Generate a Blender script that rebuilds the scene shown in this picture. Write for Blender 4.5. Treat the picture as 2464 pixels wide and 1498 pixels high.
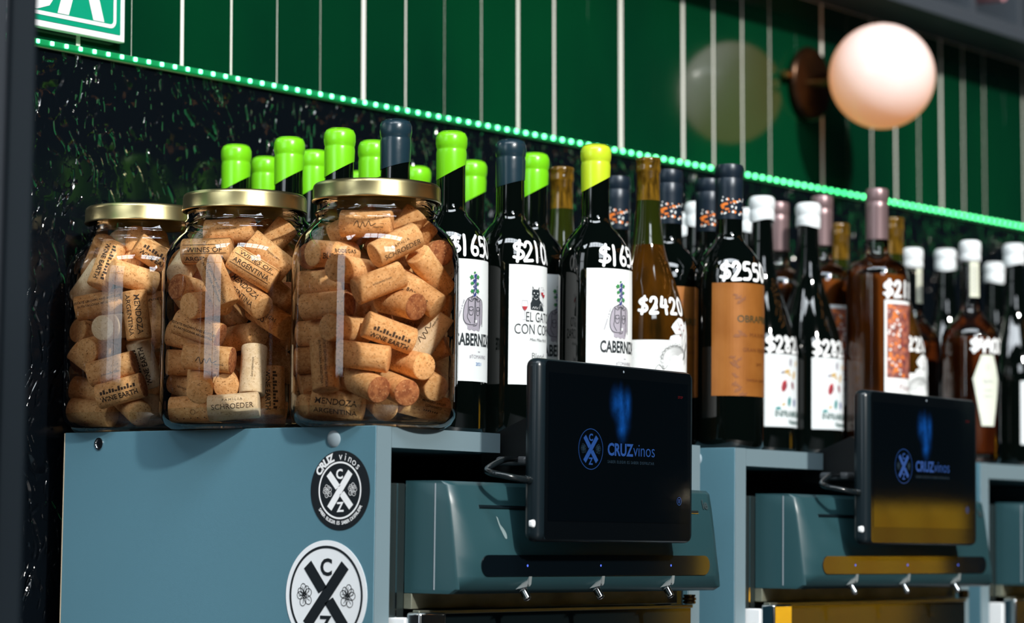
import bpy, bmesh, math, random
from mathutils import Vector, Matrix

random.seed(7)
for _o in list(bpy.data.objects):
    bpy.data.objects.remove(_o, do_unlink=True)
SC = bpy.context.scene
COL = SC.collection
EYE = Vector((0.0, 0.0, 1.25))          # camera height above the floor

# ------------------------------------------------------------------ camera
FPX, IW, IH = 6293.22, 2464.0, 1498.0
YAW, PITCH, ROLL = math.radians(38.49), math.radians(4.96), math.radians(0.65)
FW = Vector((math.cos(YAW) * math.cos(PITCH), math.sin(YAW) * math.cos(PITCH), math.sin(PITCH)))
_r = Vector((math.sin(YAW), -math.cos(YAW), 0.0))
_u = _r.cross(FW)
RT = math.cos(ROLL) * _r + math.sin(ROLL) * _u
UP = -math.sin(ROLL) * _r + math.cos(ROLL) * _u
cd = bpy.data.cameras.new('camera')
cam = bpy.data.objects.new('camera', cd)
COL.objects.link(cam)
cam.matrix_world = Matrix(((RT.x, UP.x, -FW.x, EYE.x), (RT.y, UP.y, -FW.y, EYE.y), (RT.z, UP.z, -FW.z, EYE.z), (0, 0, 0, 1)))
cd.sensor_width = 36.0
cd.lens = FPX / IW * 36.0
cd.clip_start = 0.05
cd.dof.use_dof = True
cd.dof.focus_distance = 2.36
cd.dof.aperture_fstop = 5.2
SC.camera = cam

# ------------------------------------------------------------------ world, sun, windows, exposure
SC.view_settings.view_transform = 'Standard'
SC.view_settings.look = 'None'
SC.view_settings.gamma = 1.0
SC.view_settings.use_curve_mapping = False
SC.view_settings.exposure = 0.12
W = bpy.data.worlds.new('world')
SC.world = W
W.use_nodes = True
W.node_tree.nodes['Background'].inputs[0].default_value = (0.25, 0.55, 0.75, 1)
W.node_tree.nodes['Background'].inputs[1].default_value = 0.010
sl = bpy.data.lights.new('sun', 'SUN')
sl.energy = 3.7
sl.angle = math.radians(2.6)
sl.color = (1.0, 0.96, 0.9)
sun = bpy.data.objects.new('sun', sl)
COL.objects.link(sun)
SUN_DIR = Vector((0.43, 1.0, -0.62)).normalized()
sun.rotation_euler = SUN_DIR.to_track_quat('-Z', 'Y').to_euler()
sun.location = (-1, -3, 4)


def area(name, loc, target, sx, sy, power, color):
    l = bpy.data.lights.new(name, 'AREA')
    l.shape = 'RECTANGLE'
    l.size, l.size_y, l.energy, l.color = sx, sy, power, color
    o = bpy.data.objects.new(name, l)
    COL.objects.link(o)
    o.location = loc
    o.rotation_euler = (Vector(target) - Vector(loc)).to_track_quat('-Z', 'Y').to_euler()
    return o


# (position, aimed at, width, height, power, panes across, panes up): a window behind the viewer, a roof light, a shop window on the left
WINDOWS = [((-0.55, -2.6, 3.7), (1.9, 1.6, 1.4), 1.3, 0.9, 46.0, 3, 2),
           ((0.14, 0.31, 4.5), (1.75, 1.56, 1.4), 4.4, 0.85, 185.0, 9, 2),
           ((-2.5, 1.45, 2.7), (1.7, 1.45, 2.3), 1.9, 2.2, 52.0, 2, 2)]
for _i, (_p, _t, _sx, _sy, _w, _nx, _ny) in enumerate(WINDOWS):
    area('window_daylight', _p, _t, _sx, _sy, _w, (0.86, 0.94, 1.0))


# ------------------------------------------------------------------ pixel helpers (a pixel gives a direction, a plane gives the distance)
def ray(x, y):
    return FW + (x - IW / 2) / FPX * RT - (y - IH / 2) / FPX * UP


CORNER = EYE + ray(907, 1023) * 2.2     # top front left corner of the first cabinet
X0, Y0, Z0 = CORNER
WA, WB = math.radians(1.72), math.radians(-1.08)
WN = Vector((-math.sin(WA), math.cos(WA), 0))
_e = Vector((math.cos(WA), math.sin(WA), 0))
WX = math.cos(WB) * _e - math.sin(WB) * Vector((0, 0, 1))
WZ = math.sin(WB) * _e + math.cos(WB) * Vector((0, 0, 1))
WD = 1.833
WALL = Matrix(((WX.x, WN.x, WZ.x, EYE.x), (WX.y, WN.y, WZ.y, EYE.y), (WX.z, WN.z, WZ.z, EYE.z), (0, 0, 0, 1)))


def on_z(x, y, z):
    d = ray(x, y)
    return EYE + d * ((z - EYE.z) / d.z)


def on_x(x, y, X):
    d = ray(x, y)
    return EYE + d * (X / d.x)


# ------------------------------------------------------------------ materials
MATS = {}


def mat(name, col, rough=0.5, metal=0.0, spec=0.5, coat=0.0, emis=None, estr=0.0, bump=None, vary=None, trans=0.0, space='Object'):
    """bump=(scale, strength, distance, stretch xyz, kind); vary=(scale, colour2, lo, hi, stretch)"""
    if name in MATS:
        return MATS[name]
    m = bpy.data.materials.new(name)
    m.use_nodes = True
    nt = m.node_tree
    b = nt.nodes['Principled BSDF']
    b.inputs['Base Color'].default_value = (*col, 1)
    b.inputs['Roughness'].default_value = rough
    b.inputs['Metallic'].default_value = metal
    b.inputs['Specular IOR Level'].default_value = spec
    b.inputs['Coat Weight'].default_value = coat
    b.inputs['Coat Roughness'].default_value = 0.03
    b.inputs['Transmission Weight'].default_value = trans
    if emis:
        b.inputs['Emission Color'].default_value = (*emis, 1)
        b.inputs['Emission Strength'].default_value = estr
    tc = None
    if bump or vary:
        tc = nt.nodes.new('ShaderNodeNewGeometry' if space == 'world' else 'ShaderNodeTexCoord')

    def tex(scale, stretch, kind='noise', detail=4):
        mp = nt.nodes.new('ShaderNodeMapping')
        mp.inputs['Scale'].default_value = stretch
        nt.links.new(tc.outputs['Position' if space == 'world' else 'Object'], mp.inputs[0])
        if kind == 'noise':
            t = nt.nodes.new('ShaderNodeTexNoise')
            t.inputs['Detail'].default_value = detail
        else:
            t = nt.nodes.new('ShaderNodeTexVoronoi')
        t.inputs['Scale'].default_value = scale
        nt.links.new(mp.outputs[0], t.inputs['Vector'])
        return t
    if vary:
        sc, c2, lo, hi, st = vary
        t = tex(sc, st)
        r = nt.nodes.new('ShaderNodeMapRange')
        r.inputs['From Min'].default_value = lo
        r.inputs['From Max'].default_value = hi
        nt.links.new(t.outputs[0], r.inputs[0])
        mx = nt.nodes.new('ShaderNodeMix')
        mx.data_type = 'RGBA'
        mx.inputs[6].default_value = (*col, 1)
        mx.inputs[7].default_value = (*c2, 1)
        nt.links.new(r.outputs[0], mx.inputs[0])
        nt.links.new(mx.outputs[2], b.inputs['Base Color'])
    if bump:
        sc, stg, dist, st, kind = bump
        t = tex(sc, st, kind)
        bp = nt.nodes.new('ShaderNodeBump')
        bp.inputs['Strength'].default_value = stg
        bp.inputs['Distance'].default_value = dist
        nt.links.new(t.outputs[0], bp.inputs['Height'])
        nt.links.new(bp.outputs[0], b.inputs['Normal'])
    MATS[name] = m
    return m


def clear_glass(name, tint, gloss_tint=(1, 1, 1), rough=0.02, ior=1.5):
    """thin clear glass: tinted see-through with fresnel reflections"""
    m = bpy.data.materials.new(name)
    m.use_nodes = True
    nt = m.node_tree
    nt.nodes.clear()
    out = nt.nodes.new('ShaderNodeOutputMaterial')
    tr = nt.nodes.new('ShaderNodeBsdfTransparent')
    lw = nt.nodes.new('ShaderNodeLayerWeight')
    lw.inputs[0].default_value = 0.22
    cm = nt.nodes.new('ShaderNodeMix')
    cm.data_type = 'RGBA'
    cm.inputs[6].default_value = (*tint, 1)
    cm.inputs[7].default_value = (tint[0] * .72, tint[1] * .78, tint[2] * .80, 1)
    nt.links.new(lw.outputs['Facing'], cm.inputs[0])
    nt.links.new(cm.outputs[2], tr.inputs[0])
    gl = nt.nodes.new('ShaderNodeBsdfGlossy')
    gl.inputs[0].default_value = (*gloss_tint, 1)
    gl.inputs['Roughness'].default_value = rough
    fr = nt.nodes.new('ShaderNodeFresnel')
    fr.inputs[0].default_value = ior
    mx = nt.nodes.new('ShaderNodeMixShader')
    nt.links.new(fr.outputs[0], mx.inputs[0])
    nt.links.new(tr.outputs[0], mx.inputs[1])
    nt.links.new(gl.outputs[0], mx.inputs[2])
    nt.links.new(mx.outputs[0], out.inputs[0])
    MATS[name] = m
    return m


# ------------------------------------------------------------------ object helpers
def tag(o, label, cat, group=None, kind=None):
    o['label'] = label
    o['category'] = cat
    if group:
        o['group'] = group
    if kind:
        o['kind'] = kind
    return o


def thing(name, label, cat, loc=(0, 0, 0), rotz=0.0, group=None, matrix=None):
    o = bpy.data.objects.new(name, None)
    o.empty_display_size = 0.02
    COL.objects.link(o)
    if matrix is not None:
        o.matrix_world = matrix
    else:
        o.location = loc
        o.rotation_euler = (0, 0, rotz)
    return tag(o, label, cat, group)


def new(name, me, m=None, parent=None, loc=None, rot=None):
    o = bpy.data.objects.new(name, me)
    COL.objects.link(o)
    if m is not None and len(me.materials) == 0:
        me.materials.append(m)
    if parent is not None:
        o.parent = parent
    if loc is not None:
        o.location = loc
    if rot is not None:
        o.rotation_euler = rot
    return o


def mesh(name, v, f, smooth=False, sharp=None):
    me = bpy.data.meshes.new(name)
    me.from_pydata([tuple(p) for p in v], [], f)
    if smooth:
        me.polygons.foreach_set('use_smooth', [True] * len(me.polygons))
        me.update()
        if sharp:
            me.set_sharp_from_angle(angle=math.radians(sharp))
    me.update()
    return me


def box_mesh(name, x0, x1, y0, y1, z0, z1, bev=0.0, seg=2):
    bm = bmesh.new()
    bmesh.ops.create_cube(bm, size=1.0)
    for v in bm.verts:
        v.co = Vector((x0 + (v.co.x + .5) * (x1 - x0), y0 + (v.co.y + .5) * (y1 - y0), z0 + (v.co.z + .5) * (z1 - z0)))
    if bev > 0:
        bmesh.ops.bevel(bm, geom=list(bm.edges), offset=bev, segments=seg, affect='EDGES', profile=0.5)
    me = bpy.data.meshes.new(name)
    bm.to_mesh(me)
    bm.free()
    if bev > 0:
        me.polygons.foreach_set('use_smooth', [max(abs(p.normal.x), abs(p.normal.y), abs(p.normal.z)) < 0.9999 for p in me.polygons])
        me.update()
    return me


def box(name, b, m, parent=None, bev=0.0, seg=2, loc=None, rot=None):
    return new(name, box_mesh(name, *b, bev, seg), m, parent, loc, rot)


def lathe_mesh(name, prof, seg=40, sharp=50, zfun=None):
    """prof = [(r,z)...]; r==0 closes with a pole"""
    v, f, rows = [], [], []
    for k, (r, z) in enumerate(prof):
        if r <= 1e-6:
            rows.append([len(v)])
            v.append((0, 0, z))
        else:
            row = []
            for i in range(seg):
                a = 2 * math.pi * i / seg
                zz = z if zfun is None else z + zfun(k, a)
                row.append(len(v))
                v.append((r * math.cos(a), r * math.sin(a), zz))
            rows.append(row)
    for a, b in zip(rows, rows[1:]):
        if len(a) == 1 and len(b) == 1:
            continue
        for i in range(seg):
            j = (i + 1) % seg
            if len(a) == 1:
                f.append((a[0], b[j], b[i]))
            elif len(b) == 1:
                f.append((a[i], a[j], b[0]))
            else:
                f.append((a[i], a[j], b[j], b[i]))
    return mesh(name, v, f, True, sharp)


def lathe(name, prof, m, parent=None, seg=40, sharp=50, zfun=None, loc=None, rot=None):
    return new(name, lathe_mesh(name, prof, seg, sharp, zfun), m, parent, loc, rot)


def catmull(pts, n=8):
    P = [Vector(p) for p in pts]
    P = [2 * P[0] - P[1]] + P + [2 * P[-1] - P[-2]]
    out = []
    for i in range(1, len(P) - 2):
        for k in range(n):
            t = k / n
            a, b, c, d = P[i - 1:i + 3]
            out.append(0.5 * ((2 * b) + (c - a) * t + (2 * a - 5 * b + 4 * c - d) * t * t + (3 * b - a - 3 * c + d) * t ** 3))
    out.append(P[-2])
    return out


def tube(name, pts, r, m, parent=None, seg=10, n=8):
    P = catmull(pts, n)
    v, f = [], []
    nrm = Vector((0, 0, 1))
    for i, p in enumerate(P):
        t = (P[min(i + 1, len(P) - 1)] - P[max(i - 1, 0)]).normalized()
        a = t.cross(nrm)
        if a.length < 1e-4:
            a = t.cross(Vector((1, 0, 0)))
        a.normalize()
        b = t.cross(a)
        nrm = b if False else nrm
        for k in range(seg):
            an = 2 * math.pi * k / seg
            v.append(p + r * (math.cos(an) * a + math.sin(an) * b))
    for i in range(len(P) - 1):
        for k in range(seg):
            j = (k + 1) % seg
            f.append((i * seg + k, i * seg + j, (i + 1) * seg + j, (i + 1) * seg + k))
    f.append(tuple(range(seg))[::-1])
    f.append(tuple((len(P) - 1) * seg + k for k in range(seg)))
    return new(name, mesh(name, v, f, True, 60), m, parent)


# flat art: lists of 2D points and faces that a mapping lays on a surface
_TXT = {}


def text2d(s, size, bold=0.0, align='CENTER', sx=1.0, space=1.0, shear=0.0):
    key = (s, bold, align, space, shear)
    if key not in _TXT:
        cu = bpy.data.curves.new('lettering', 'FONT')
        cu.body = s
        cu.size = 1.0
        cu.offset = bold
        cu.align_x = align
        cu.space_character = space
        cu.shear = shear
        cu.resolution_u = 3
        o = bpy.data.objects.new('lettering', cu)
        COL.objects.link(o)
        dg = bpy.context.evaluated_depsgraph_get()
        me = bpy.data.meshes.new_from_object(o.evaluated_get(dg))
        _TXT[key] = ([(p.co.x, p.co.y) for p in me.vertices], [tuple(p.vertices) for p in me.polygons])
        bpy.data.objects.remove(o)
        bpy.data.curves.remove(cu)
        bpy.data.meshes.remove(me)
    v, f = _TXT[key]
    return [(x * size * sx, y * size) for x, y in v], list(f)


def shift(a, dx, dy, rot=0.0, sc=1.0):
    c, s = math.cos(rot) * sc, math.sin(rot) * sc
    return [(x * c - y * s + dx, x * s + y * c + dy) for x, y in a[0]], a[1]


def join2d(*arts):
    v, f = [], []
    for a in arts:
        n = len(v)
        v += a[0]
        f += [tuple(i + n for i in q) for q in a[1]]
    return v, f


def disc2d(r, n=40, cx=0, cy=0, ry=None):
    ry = ry or r
    v = [(cx, cy)] + [(cx + r * math.cos(2 * math.pi * i / n), cy + ry * math.sin(2 * math.pi * i / n)) for i in range(n)]
    return v, [(0, 1 + i, 1 + (i + 1) % n) for i in range(n)]


def stroke2d(pts, w, closed=False, smooth=0):
    if smooth:
        pts = [(p.x, p.y) for p in catmull([(x, y, 0) for x, y in pts], smooth)]
    P = [Vector(p) for p in pts]
    n = len(P)
    v, f = [], []
    for i in range(n):
        a = P[(i - 1) % n] if (closed or i > 0) else P[i]
        b = P[(i + 1) % n] if (closed or i < n - 1) else P[i]
        t = (b - a)
        t = t.normalized() if t.length > 1e-9 else Vector((1, 0))
        nn = Vector((-t.y, t.x)) * w / 2
        v += [tuple(P[i] + nn), tuple(P[i] - nn)]
    for i in range(n if closed else n - 1):
        j = (i + 1) % n
        f.append((2 * i, 2 * i + 1, 2 * j + 1, 2 * j))
    art = (v, f)
    if not closed:
        art = join2d(art, disc2d(w / 2, 8, *pts[0]), disc2d(w / 2, 8, *pts[-1]))
    return art


def ring2d(r, w, n=64, ry=None):
    ry = ry or r
    return stroke2d([(r * math.cos(2 * math.pi * i / n), ry * math.sin(2 * math.pi * i / n)) for i in range(n)], w, True)


def poly2d(pts, maxlen=None, smooth=0):
    if smooth:
        pts = [(p.x, p.y) for p in catmull([(x, y, 0) for x, y in list(pts) + [pts[0]]], smooth)][:-1]
    bm = bmesh.new()
    vs = [bm.verts.new((x, y, 0)) for x, y in pts]
    bm.faces.new(vs)
    bmesh.ops.triangulate(bm, faces=list(bm.faces))
    if maxlen:
        for _ in range(5):
            es = [e for e in bm.edges if e.calc_length() > maxlen]
            if not es:
                break
            bmesh.ops.subdivide_edges(bm, edges=es, cuts=1)
            bmesh.ops.triangulate(bm, faces=list(bm.faces))
    bm.verts.index_update()
    out = [(q.co.x, q.co.y) for q in bm.verts], [tuple(q.index for q in p.verts) for p in bm.faces]
    bm.free()
    return out


def rect2d(x0, x1, y0, y1, nx=1, ny=1):
    v = [(x0 + (x1 - x0) * i / nx, y0 + (y1 - y0) * j / ny) for j in range(ny + 1) for i in range(nx + 1)]
    f = [(j * (nx + 1) + i, j * (nx + 1) + i + 1, (j + 1) * (nx + 1) + i + 1, (j + 1) * (nx + 1) + i) for j in range(ny) for i in range(nx)]
    return v, f


def lay(name, art, m, parent, fn):
    return new(name, mesh(name, [fn(x, y) for x, y in art[0]], art[1]), m, parent)

# ------------------------------------------------------------------ palette
lam_side = mat('blue_grey_laminate', (0.088, 0.205, 0.265), 0.42, bump=(900, 0.12, 0.0004, (1, 1, 1), 'noise'))
lam_edge = mat('grey_edge_band', (0.15, 0.215, 0.245), 0.5)
chip = mat('chipped_board', (0.55, 0.45, 0.33), 0.9)
grout = mat('pale_grout', (0.80, 0.80, 0.74), 0.9, emis=None)
tile_m = mat('green_glazed_tile', (0.0010, 0.047, 0.015), 0.10, coat=0.3, bump=(6, 0.25, 0.0012, (1, 1, 0.3), 'noise'), vary=(2.0, (0.0008, 0.020, 0.010), 0.38, 0.62, (1, 1, 0.6)), space='world')
white_paint = mat('white_print', (0.88, 0.90, 0.92), 0.5)
black_print = mat('black_print', (0.008, 0.012, 0.016), 0.45)
black_plastic = mat('black_plastic', (0.006, 0.012, 0.016), 0.28)
grey_plastic = mat('grey_housing_plastic', (0.018, 0.056, 0.066), 0.33, bump=(1400, 0.15, 0.0003, (1, 1, 1), 'noise'))
steel = mat('brushed_steel', (0.10, 0.13, 0.13), 0.28, 0.9, bump=(60, 0.1, 0.0005, (1, 1, 14), 'noise'))
dull_steel = mat('stained_steel', (0.20, 0.21, 0.16), 0.45, 0.45, vary=(18, (0.09, 0.10, 0.07), 0.4, 0.65, (1, 1, 2)))
chrome = mat('chrome', (0.75, 0.77, 0.78), 0.12, 1.0)
brass = mat('aged_brass', (0.45, 0.27, 0.09), 0.25, 1.0)
dark_brass = mat('dark_bronze', (0.035, 0.016, 0.007), 0.28, 0.8)
gold_lid = mat('gold_tinplate', (0.50, 0.43, 0.22), 0.30, 1.0, bump=(300, 0.05, 0.0005, (1, 1, 6), 'noise'))


def film_material():
    m = bpy.data.materials.new('black_crinkled_film')
    m.use_nodes = True
    nt = m.node_tree
    b = nt.nodes['Principled BSDF']
    b.inputs['Base Color'].default_value = (0.0025, 0.004, 0.006, 1)
    b.inputs['Roughness'].default_value = 0.12
    b.inputs['Specular IOR Level'].default_value = 0.6
    tc = nt.nodes.new('ShaderNodeTexCoord')
    prev = None
    for sc, st, dist, kind in ((34, (1, 1, 0.26), 0.0022, 'v'), (85, (1, 1, 0.20), 0.0010, 'v'), (10, (1.2, 1, 0.5), 0.0008, 'n')):
        nz = nt.nodes.new('ShaderNodeTexNoise')
        nz.inputs['Scale'].default_value = 9
        nt.links.new(tc.outputs['Object'], nz.inputs['Vector'])
        add = nt.nodes.new('ShaderNodeVectorMath')
        add.operation = 'MULTIPLY_ADD'
        add.inputs[1].default_value = (0.10, 0.1, 0.10)
        nt.links.new(nz.outputs['Color'], add.inputs[0])
        nt.links.new(tc.outputs['Object'], add.inputs[2])
        mp = nt.nodes.new('ShaderNodeMapping')
        mp.inputs['Scale'].default_value = st
        mp.inputs['Rotation'].default_value = (0, 0.3, 0)
        nt.links.new(add.outputs[0], mp.inputs[0])
        if kind == 'v':
            t = nt.nodes.new('ShaderNodeTexVoronoi')
            t.feature = 'DISTANCE_TO_EDGE'
        else:
            t = nt.nodes.new('ShaderNodeTexNoise')
            t.inputs['Detail'].default_value = 5
        t.inputs['Scale'].default_value = sc
        nt.links.new(mp.outputs[0], t.inputs['Vector'])
        bp = nt.nodes.new('ShaderNodeBump')
        bp.inputs['Distance'].default_value = dist
        bp.inputs['Strength'].default_value = 0.8
        out = t.outputs[0]
        if kind == 'v':
            r = nt.nodes.new('ShaderNodeMapRange')
            r.inputs['From Max'].default_value = 0.09
            nt.links.new(out, r.inputs[0])
            brk = nt.nodes.new('ShaderNodeTexNoise')      # breaks the creases into short glints
            brk.inputs['Scale'].default_value = sc * 1.3
            nt.links.new(tc.outputs['Object'], brk.inputs['Vector'])
            br = nt.nodes.new('ShaderNodeMapRange')
            br.inputs['From Min'].default_value = 0.48
            br.inputs['From Max'].default_value = 0.62
            nt.links.new(brk.outputs[0], br.inputs[0])
            nt.links.new(br.outputs[0], bp.inputs['Strength'])
            out = r.outputs[0]
        nt.links.new(out, bp.inputs['Height'])
        if prev:
            nt.links.new(prev.outputs[0], bp.inputs['Normal'])
        prev = bp
    nt.links.new(prev.outputs[0], b.inputs['Normal'])
    return m


# ------------------------------------------------------------------ room shell
def struct(o):
    o['kind'] = 'structure'
    return o


floor = struct(box('floor', (-4, 7, -4, 3, -0.1, 0.0), mat('dark_floor', (0.03, 0.03, 0.035), 0.5)))
wl = struct(box('wall_lower', (0.9, 4.6, WD, WD + 0.08, -1.35, 0.4275), film_material()))
wl.matrix_world = WALL
wb = struct(box('wall_back', (0.9, 4.6, WD - 0.0003, WD + 0.08, 0.428, 0.6966), grout))
wb.matrix_world = WALL
T0, TP = 1.75433, 0.071606
tile_me = box_mesh('tile', 0, TP - 0.0030, WD - 0.0008, WD + 0.01, 0.4362, 0.6956, 0.0005, 2)
tile_me.materials.append(tile_m)
for i in range(-8, 36):
    t = new('tile', tile_me, None, wb, (T0 + TP * i + 0.0015, 0, 0), (0, 0, random.uniform(-0.0015, 0.0015)))

# near left: dark door jamb, out of focus
jamb_m = mat('dark_navy_jamb', (0.002, 0.006, 0.010), 0.65, spec=.15)
jamb_m2 = mat('dark_grey_jamb', (0.012, 0.016, 0.022), 0.65, spec=.2)
pj = EYE + ray(72, 700) * 1.72
for k, (a, b_, dy, m_) in enumerate(((-0.018, 0.0, 0.0, jamb_m), (-0.034, -0.0185, -0.004, jamb_m2), (-0.16, -0.0345, 0.004, jamb_m))):
    o = struct(box('trim_%d' % (k + 1), (a, b_, dy, dy + 0.10, 0.0, 3.0), m_, None, 0.002))
    o.location = (pj.x, pj.y, 0)
    o.rotation_euler = (0, 0, math.radians(-40))

# windows behind the viewer: dark frames in front of the daylight
frame_m = mat('black_window_frame', (0.01, 0.01, 0.012), 0.5)
for i, (p, t, sx, sy, w_, nx, ny) in enumerate(WINDOWS):
    z = (Vector(p) - Vector(t)).normalized()
    q = (Vector(t) - Vector(p)).to_track_quat('-Z', 'Y')
    wroot = bpy.data.objects.new('window_%d' % (i + 1), None)
    COL.objects.link(wroot)
    wroot.location = Vector(p) - z * 0.03
    wroot.rotation_euler = q.to_euler()
    struct(wroot)
    for k in range(nx + 1):
        x = -sx / 2 + sx * k / nx
        box('mullion', (x - 0.02, x + 0.02, -sy / 2 - 0.03, sy / 2 + 0.03, -0.02, 0.02), frame_m, wroot)
    for k in range(ny + 1):
        y = -sy / 2 + sy * k / ny
        box('transom', (-sx / 2, sx / 2, y - 0.02, y + 0.02, -0.018, 0.018), frame_m, wroot)

# ------------------------------------------------------------------ LED strip
led_root = thing('led_strip', 'glowing green LED strip running along the foot of the green tiles', 'light strip', matrix=WALL)
gel = mat('green_led_sleeve', (0.006, 0.15, 0.06), 0.3, emis=(0.0, 0.55, 0.12), estr=0.26)
box('sleeve', (1.3, 4.3, WD - 0.007, WD - 0.001, 0.4287, 0.4351), gel, led_root, 0.0015)
led_m = mat('green_led', (0.6, 1, 0.7), 0.3, emis=(0.06, 1.0, 0.27), estr=8.0)
led_me = box_mesh('led', -0.0021, 0.0021, -0.0012, 0.0012, -0.0021, 0.0021, 0.0008, 2)
led_me.materials.append(led_m)
u = 1.40
while u < 4.2:
    new('led', led_me, None, led_root, (u, WD - 0.0075, 0.432))
    u += 0.01853

# ------------------------------------------------------------------ exit sign (cut by the picture's edge)
SX1, SZ0 = 1.8068, 0.4451
sign = thing('exit_sign', 'green and white exit sign on the green tiles', 'sign', matrix=WALL)
sgreen = mat('sign_green', (0.0, 0.30, 0.17), 0.4)
swhite = mat('sign_white', (0.86, 0.88, 0.92), 0.35)
SW, SH = 0.376, 0.12
box('plate', (SX1 - SW, SX1, WD - 0.012, WD - 0.004, SZ0, SZ0 + SH), swhite, sign, 0.001)


def on_sign(d):
    return lambda x, y: (SX1 - SW / 2 + x, WD - 0.012 - d, SZ0 + SH / 2 + y)


def rrect(hx, hy, r, n=6):
    pts = []
    for cx, cy, a0 in ((hx - r, hy - r, 0), (-hx + r, hy - r, 90), (-hx + r, -hy + r, 180), (hx - r, -hy + r, 270)):
        for k in range(n + 1):
            a = math.radians(a0 + 90 * k / n)
            pts.append((cx + r * math.cos(a), cy + r * math.sin(a)))
    return pts


lay('green_field', poly2d(rrect(SW / 2 - 0.0065, SH / 2 - 0.0065, 0.001)), sgreen, sign, on_sign(0.0004))
lay('white_line', stroke2d(rrect(SW / 2 - 0.0145, SH / 2 - 0.0135, 0.006), 0.0038, True), swhite, sign, on_sign(0.0008))
lay('lettering', shift(text2d('SALIDA', 0.1056, 0.04, 'RIGHT', 0.74), SW / 2 - 0.0335, -SH / 2 + 0.0205), swhite, sign, on_sign(0.0008))

# ------------------------------------------------------------------ globe wall lamp
lamp = thing('globe_wall_lamp', 'white glass globe wall lamp on a bronze disc above the bottles', 'lamp', matrix=WALL)
LU, LV = 3.139, 0.5753
rx90 = (math.radians(90), 0, 0)
lathe('wall_disc', [(0, 0), (0.046, 0), (0.050, 0.003), (0.052, 0.008), (0.050, 0.012), (0.046, 0.014), (0, 0.014)], dark_brass, lamp, 48, 40, None, (LU, WD - 0.0015, LV), rx90)
lathe('stem', [(0, 0.0), (0.007, 0.0), (0.007, 0.040), (0.010, 0.041), (0.010, 0.048), (0, 0.048)], brass, lamp, 24, 40, None, (LU, WD - 0.014, LV), rx90)
lathe('side_screw', [(0, 0), (0.004, 0), (0.0045, 0.002), (0.004, 0.010), (0.006, 0.011), (0.006, 0.018), (0, 0.019)], brass, lamp, 16, 40, None, (LU - 0.052, WD - 0.010, LV + 0.005), (0, math.radians(-90), 0))
gl_r = 0.0721
opal = mat('opal_globe', (0.58, 0.62, 0.68), 0.2, emis=(1.0, 0.36, 0.085), estr=0.50)
prof = [(max(0.0, gl_r * math.sin(math.radians(a))), -gl_r * math.cos(math.radians(a))) for a in range(0, 181, 5)]
prof[0] = (0, -gl_r)
prof[-1] = (0, gl_r)
lathe('globe', prof, opal, lamp, 64, 180, None, (LU, WD - 0.122, LV))

# ------------------------------------------------------------------ wine rack at the top right
rack = thing('wine_rack', 'grey wall rack with open compartments at the top right', 'shelf', matrix=WALL)
rack_m = mat('rack_grey', (0.045, 0.056, 0.070), 0.5)
rack_d = mat('rack_inside', (0.012, 0.016, 0.022), 0.6)
box('bottom_board', (1.5, 4.4, WD - 0.09, WD + 0.20, 0.6983, 0.7206), rack_m, rack, 0.0008)
box('top_board', (1.5, 4.4, WD - 0.09, WD + 0.20, 0.904, 0.924), rack_m, rack, 0.0008)
box('back_panel', (1.5, 4.4, WD + 0.20, WD + 0.21, 0.6983, 0.924), rack_d, rack)
for k in range(15):
    x = 3.483 - 12 * 0.158 + 0.158 * k
    if 1.5 < x < 4.38:
        box('divider', (x - 0.009, x + 0.009, WD - 0.088, WD + 0.20, 0.7207, 0.9038), rack_m, rack)

# ------------------------------------------------------------------ cabinets
CD = 0.387
UNITS = [(0.0, 'first'), (0.5437, 'second'), (1.0542, 'third')]
CABL = ['blue-grey cabinet nearest the left, under the cork jars, with round stickers on its side',
        'blue-grey cabinet in the middle of the row behind the second tablet',
        'blue-grey cabinet at the right edge, cut off by the picture']
CAB = []
for (dx, nm), lab in zip(UNITS, CABL):
    c = thing('cabinet', lab, 'cabinet', (X0 + dx, Y0, 0), 0, 'cabinets holding the wine dispensers')
    CAB.append(c)
    H = Z0
    for nme, xa, xb in (('left_panel', 0.0, 0.019), ('right_panel', 0.462, 0.481)):
        p = box(nme, (xa, xb, 0.0008, CD, 0, H), lam_side, c, 0.0004, 1)
        box('edge_band', (xa + .0002, xb - .0002, 0, 0.0008, 0, H - .0002), lam_edge, p)
        box('back_edge', (xa, xb, CD, CD + 0.0012, 0, H - .0004), chip, p)
    bm = bmesh.new()
    pts = [(.0192, .0008), (.166, .0008), (.166, .028), (.4618, .028), (.4618, CD + .042), (.15, CD + .042), (.15, CD), (.0192, CD)]
    vb = [bm.verts.new((x, y, H - 0.0178)) for x, y in pts]
    vt = [bm.verts.new((x, y, H - 0.0004)) for x, y in pts]
    bm.faces.new(vb[::-1])
    bm.faces.new(vt)
    for i in range(8):
        j = (i + 1) % 8
        bm.faces.new((vb[i], vb[j], vt[j], vt[i]))
    me = bpy.data.meshes.new('top_board')
    bm.to_mesh(me)
    bm.free()
    tb = new('top_board', me, lam_side, c)
    box('edge_band', (.0192, .166, 0, 0.0008, H - .0178, H - .0005), lam_edge, tb)
    box('back_panel', (.0192, .4618, CD - 0.006, CD - 0.001, 0, H - 0.018), mat('cabinet_back', (0.02, 0.03, 0.035), 0.7), c)
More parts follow.
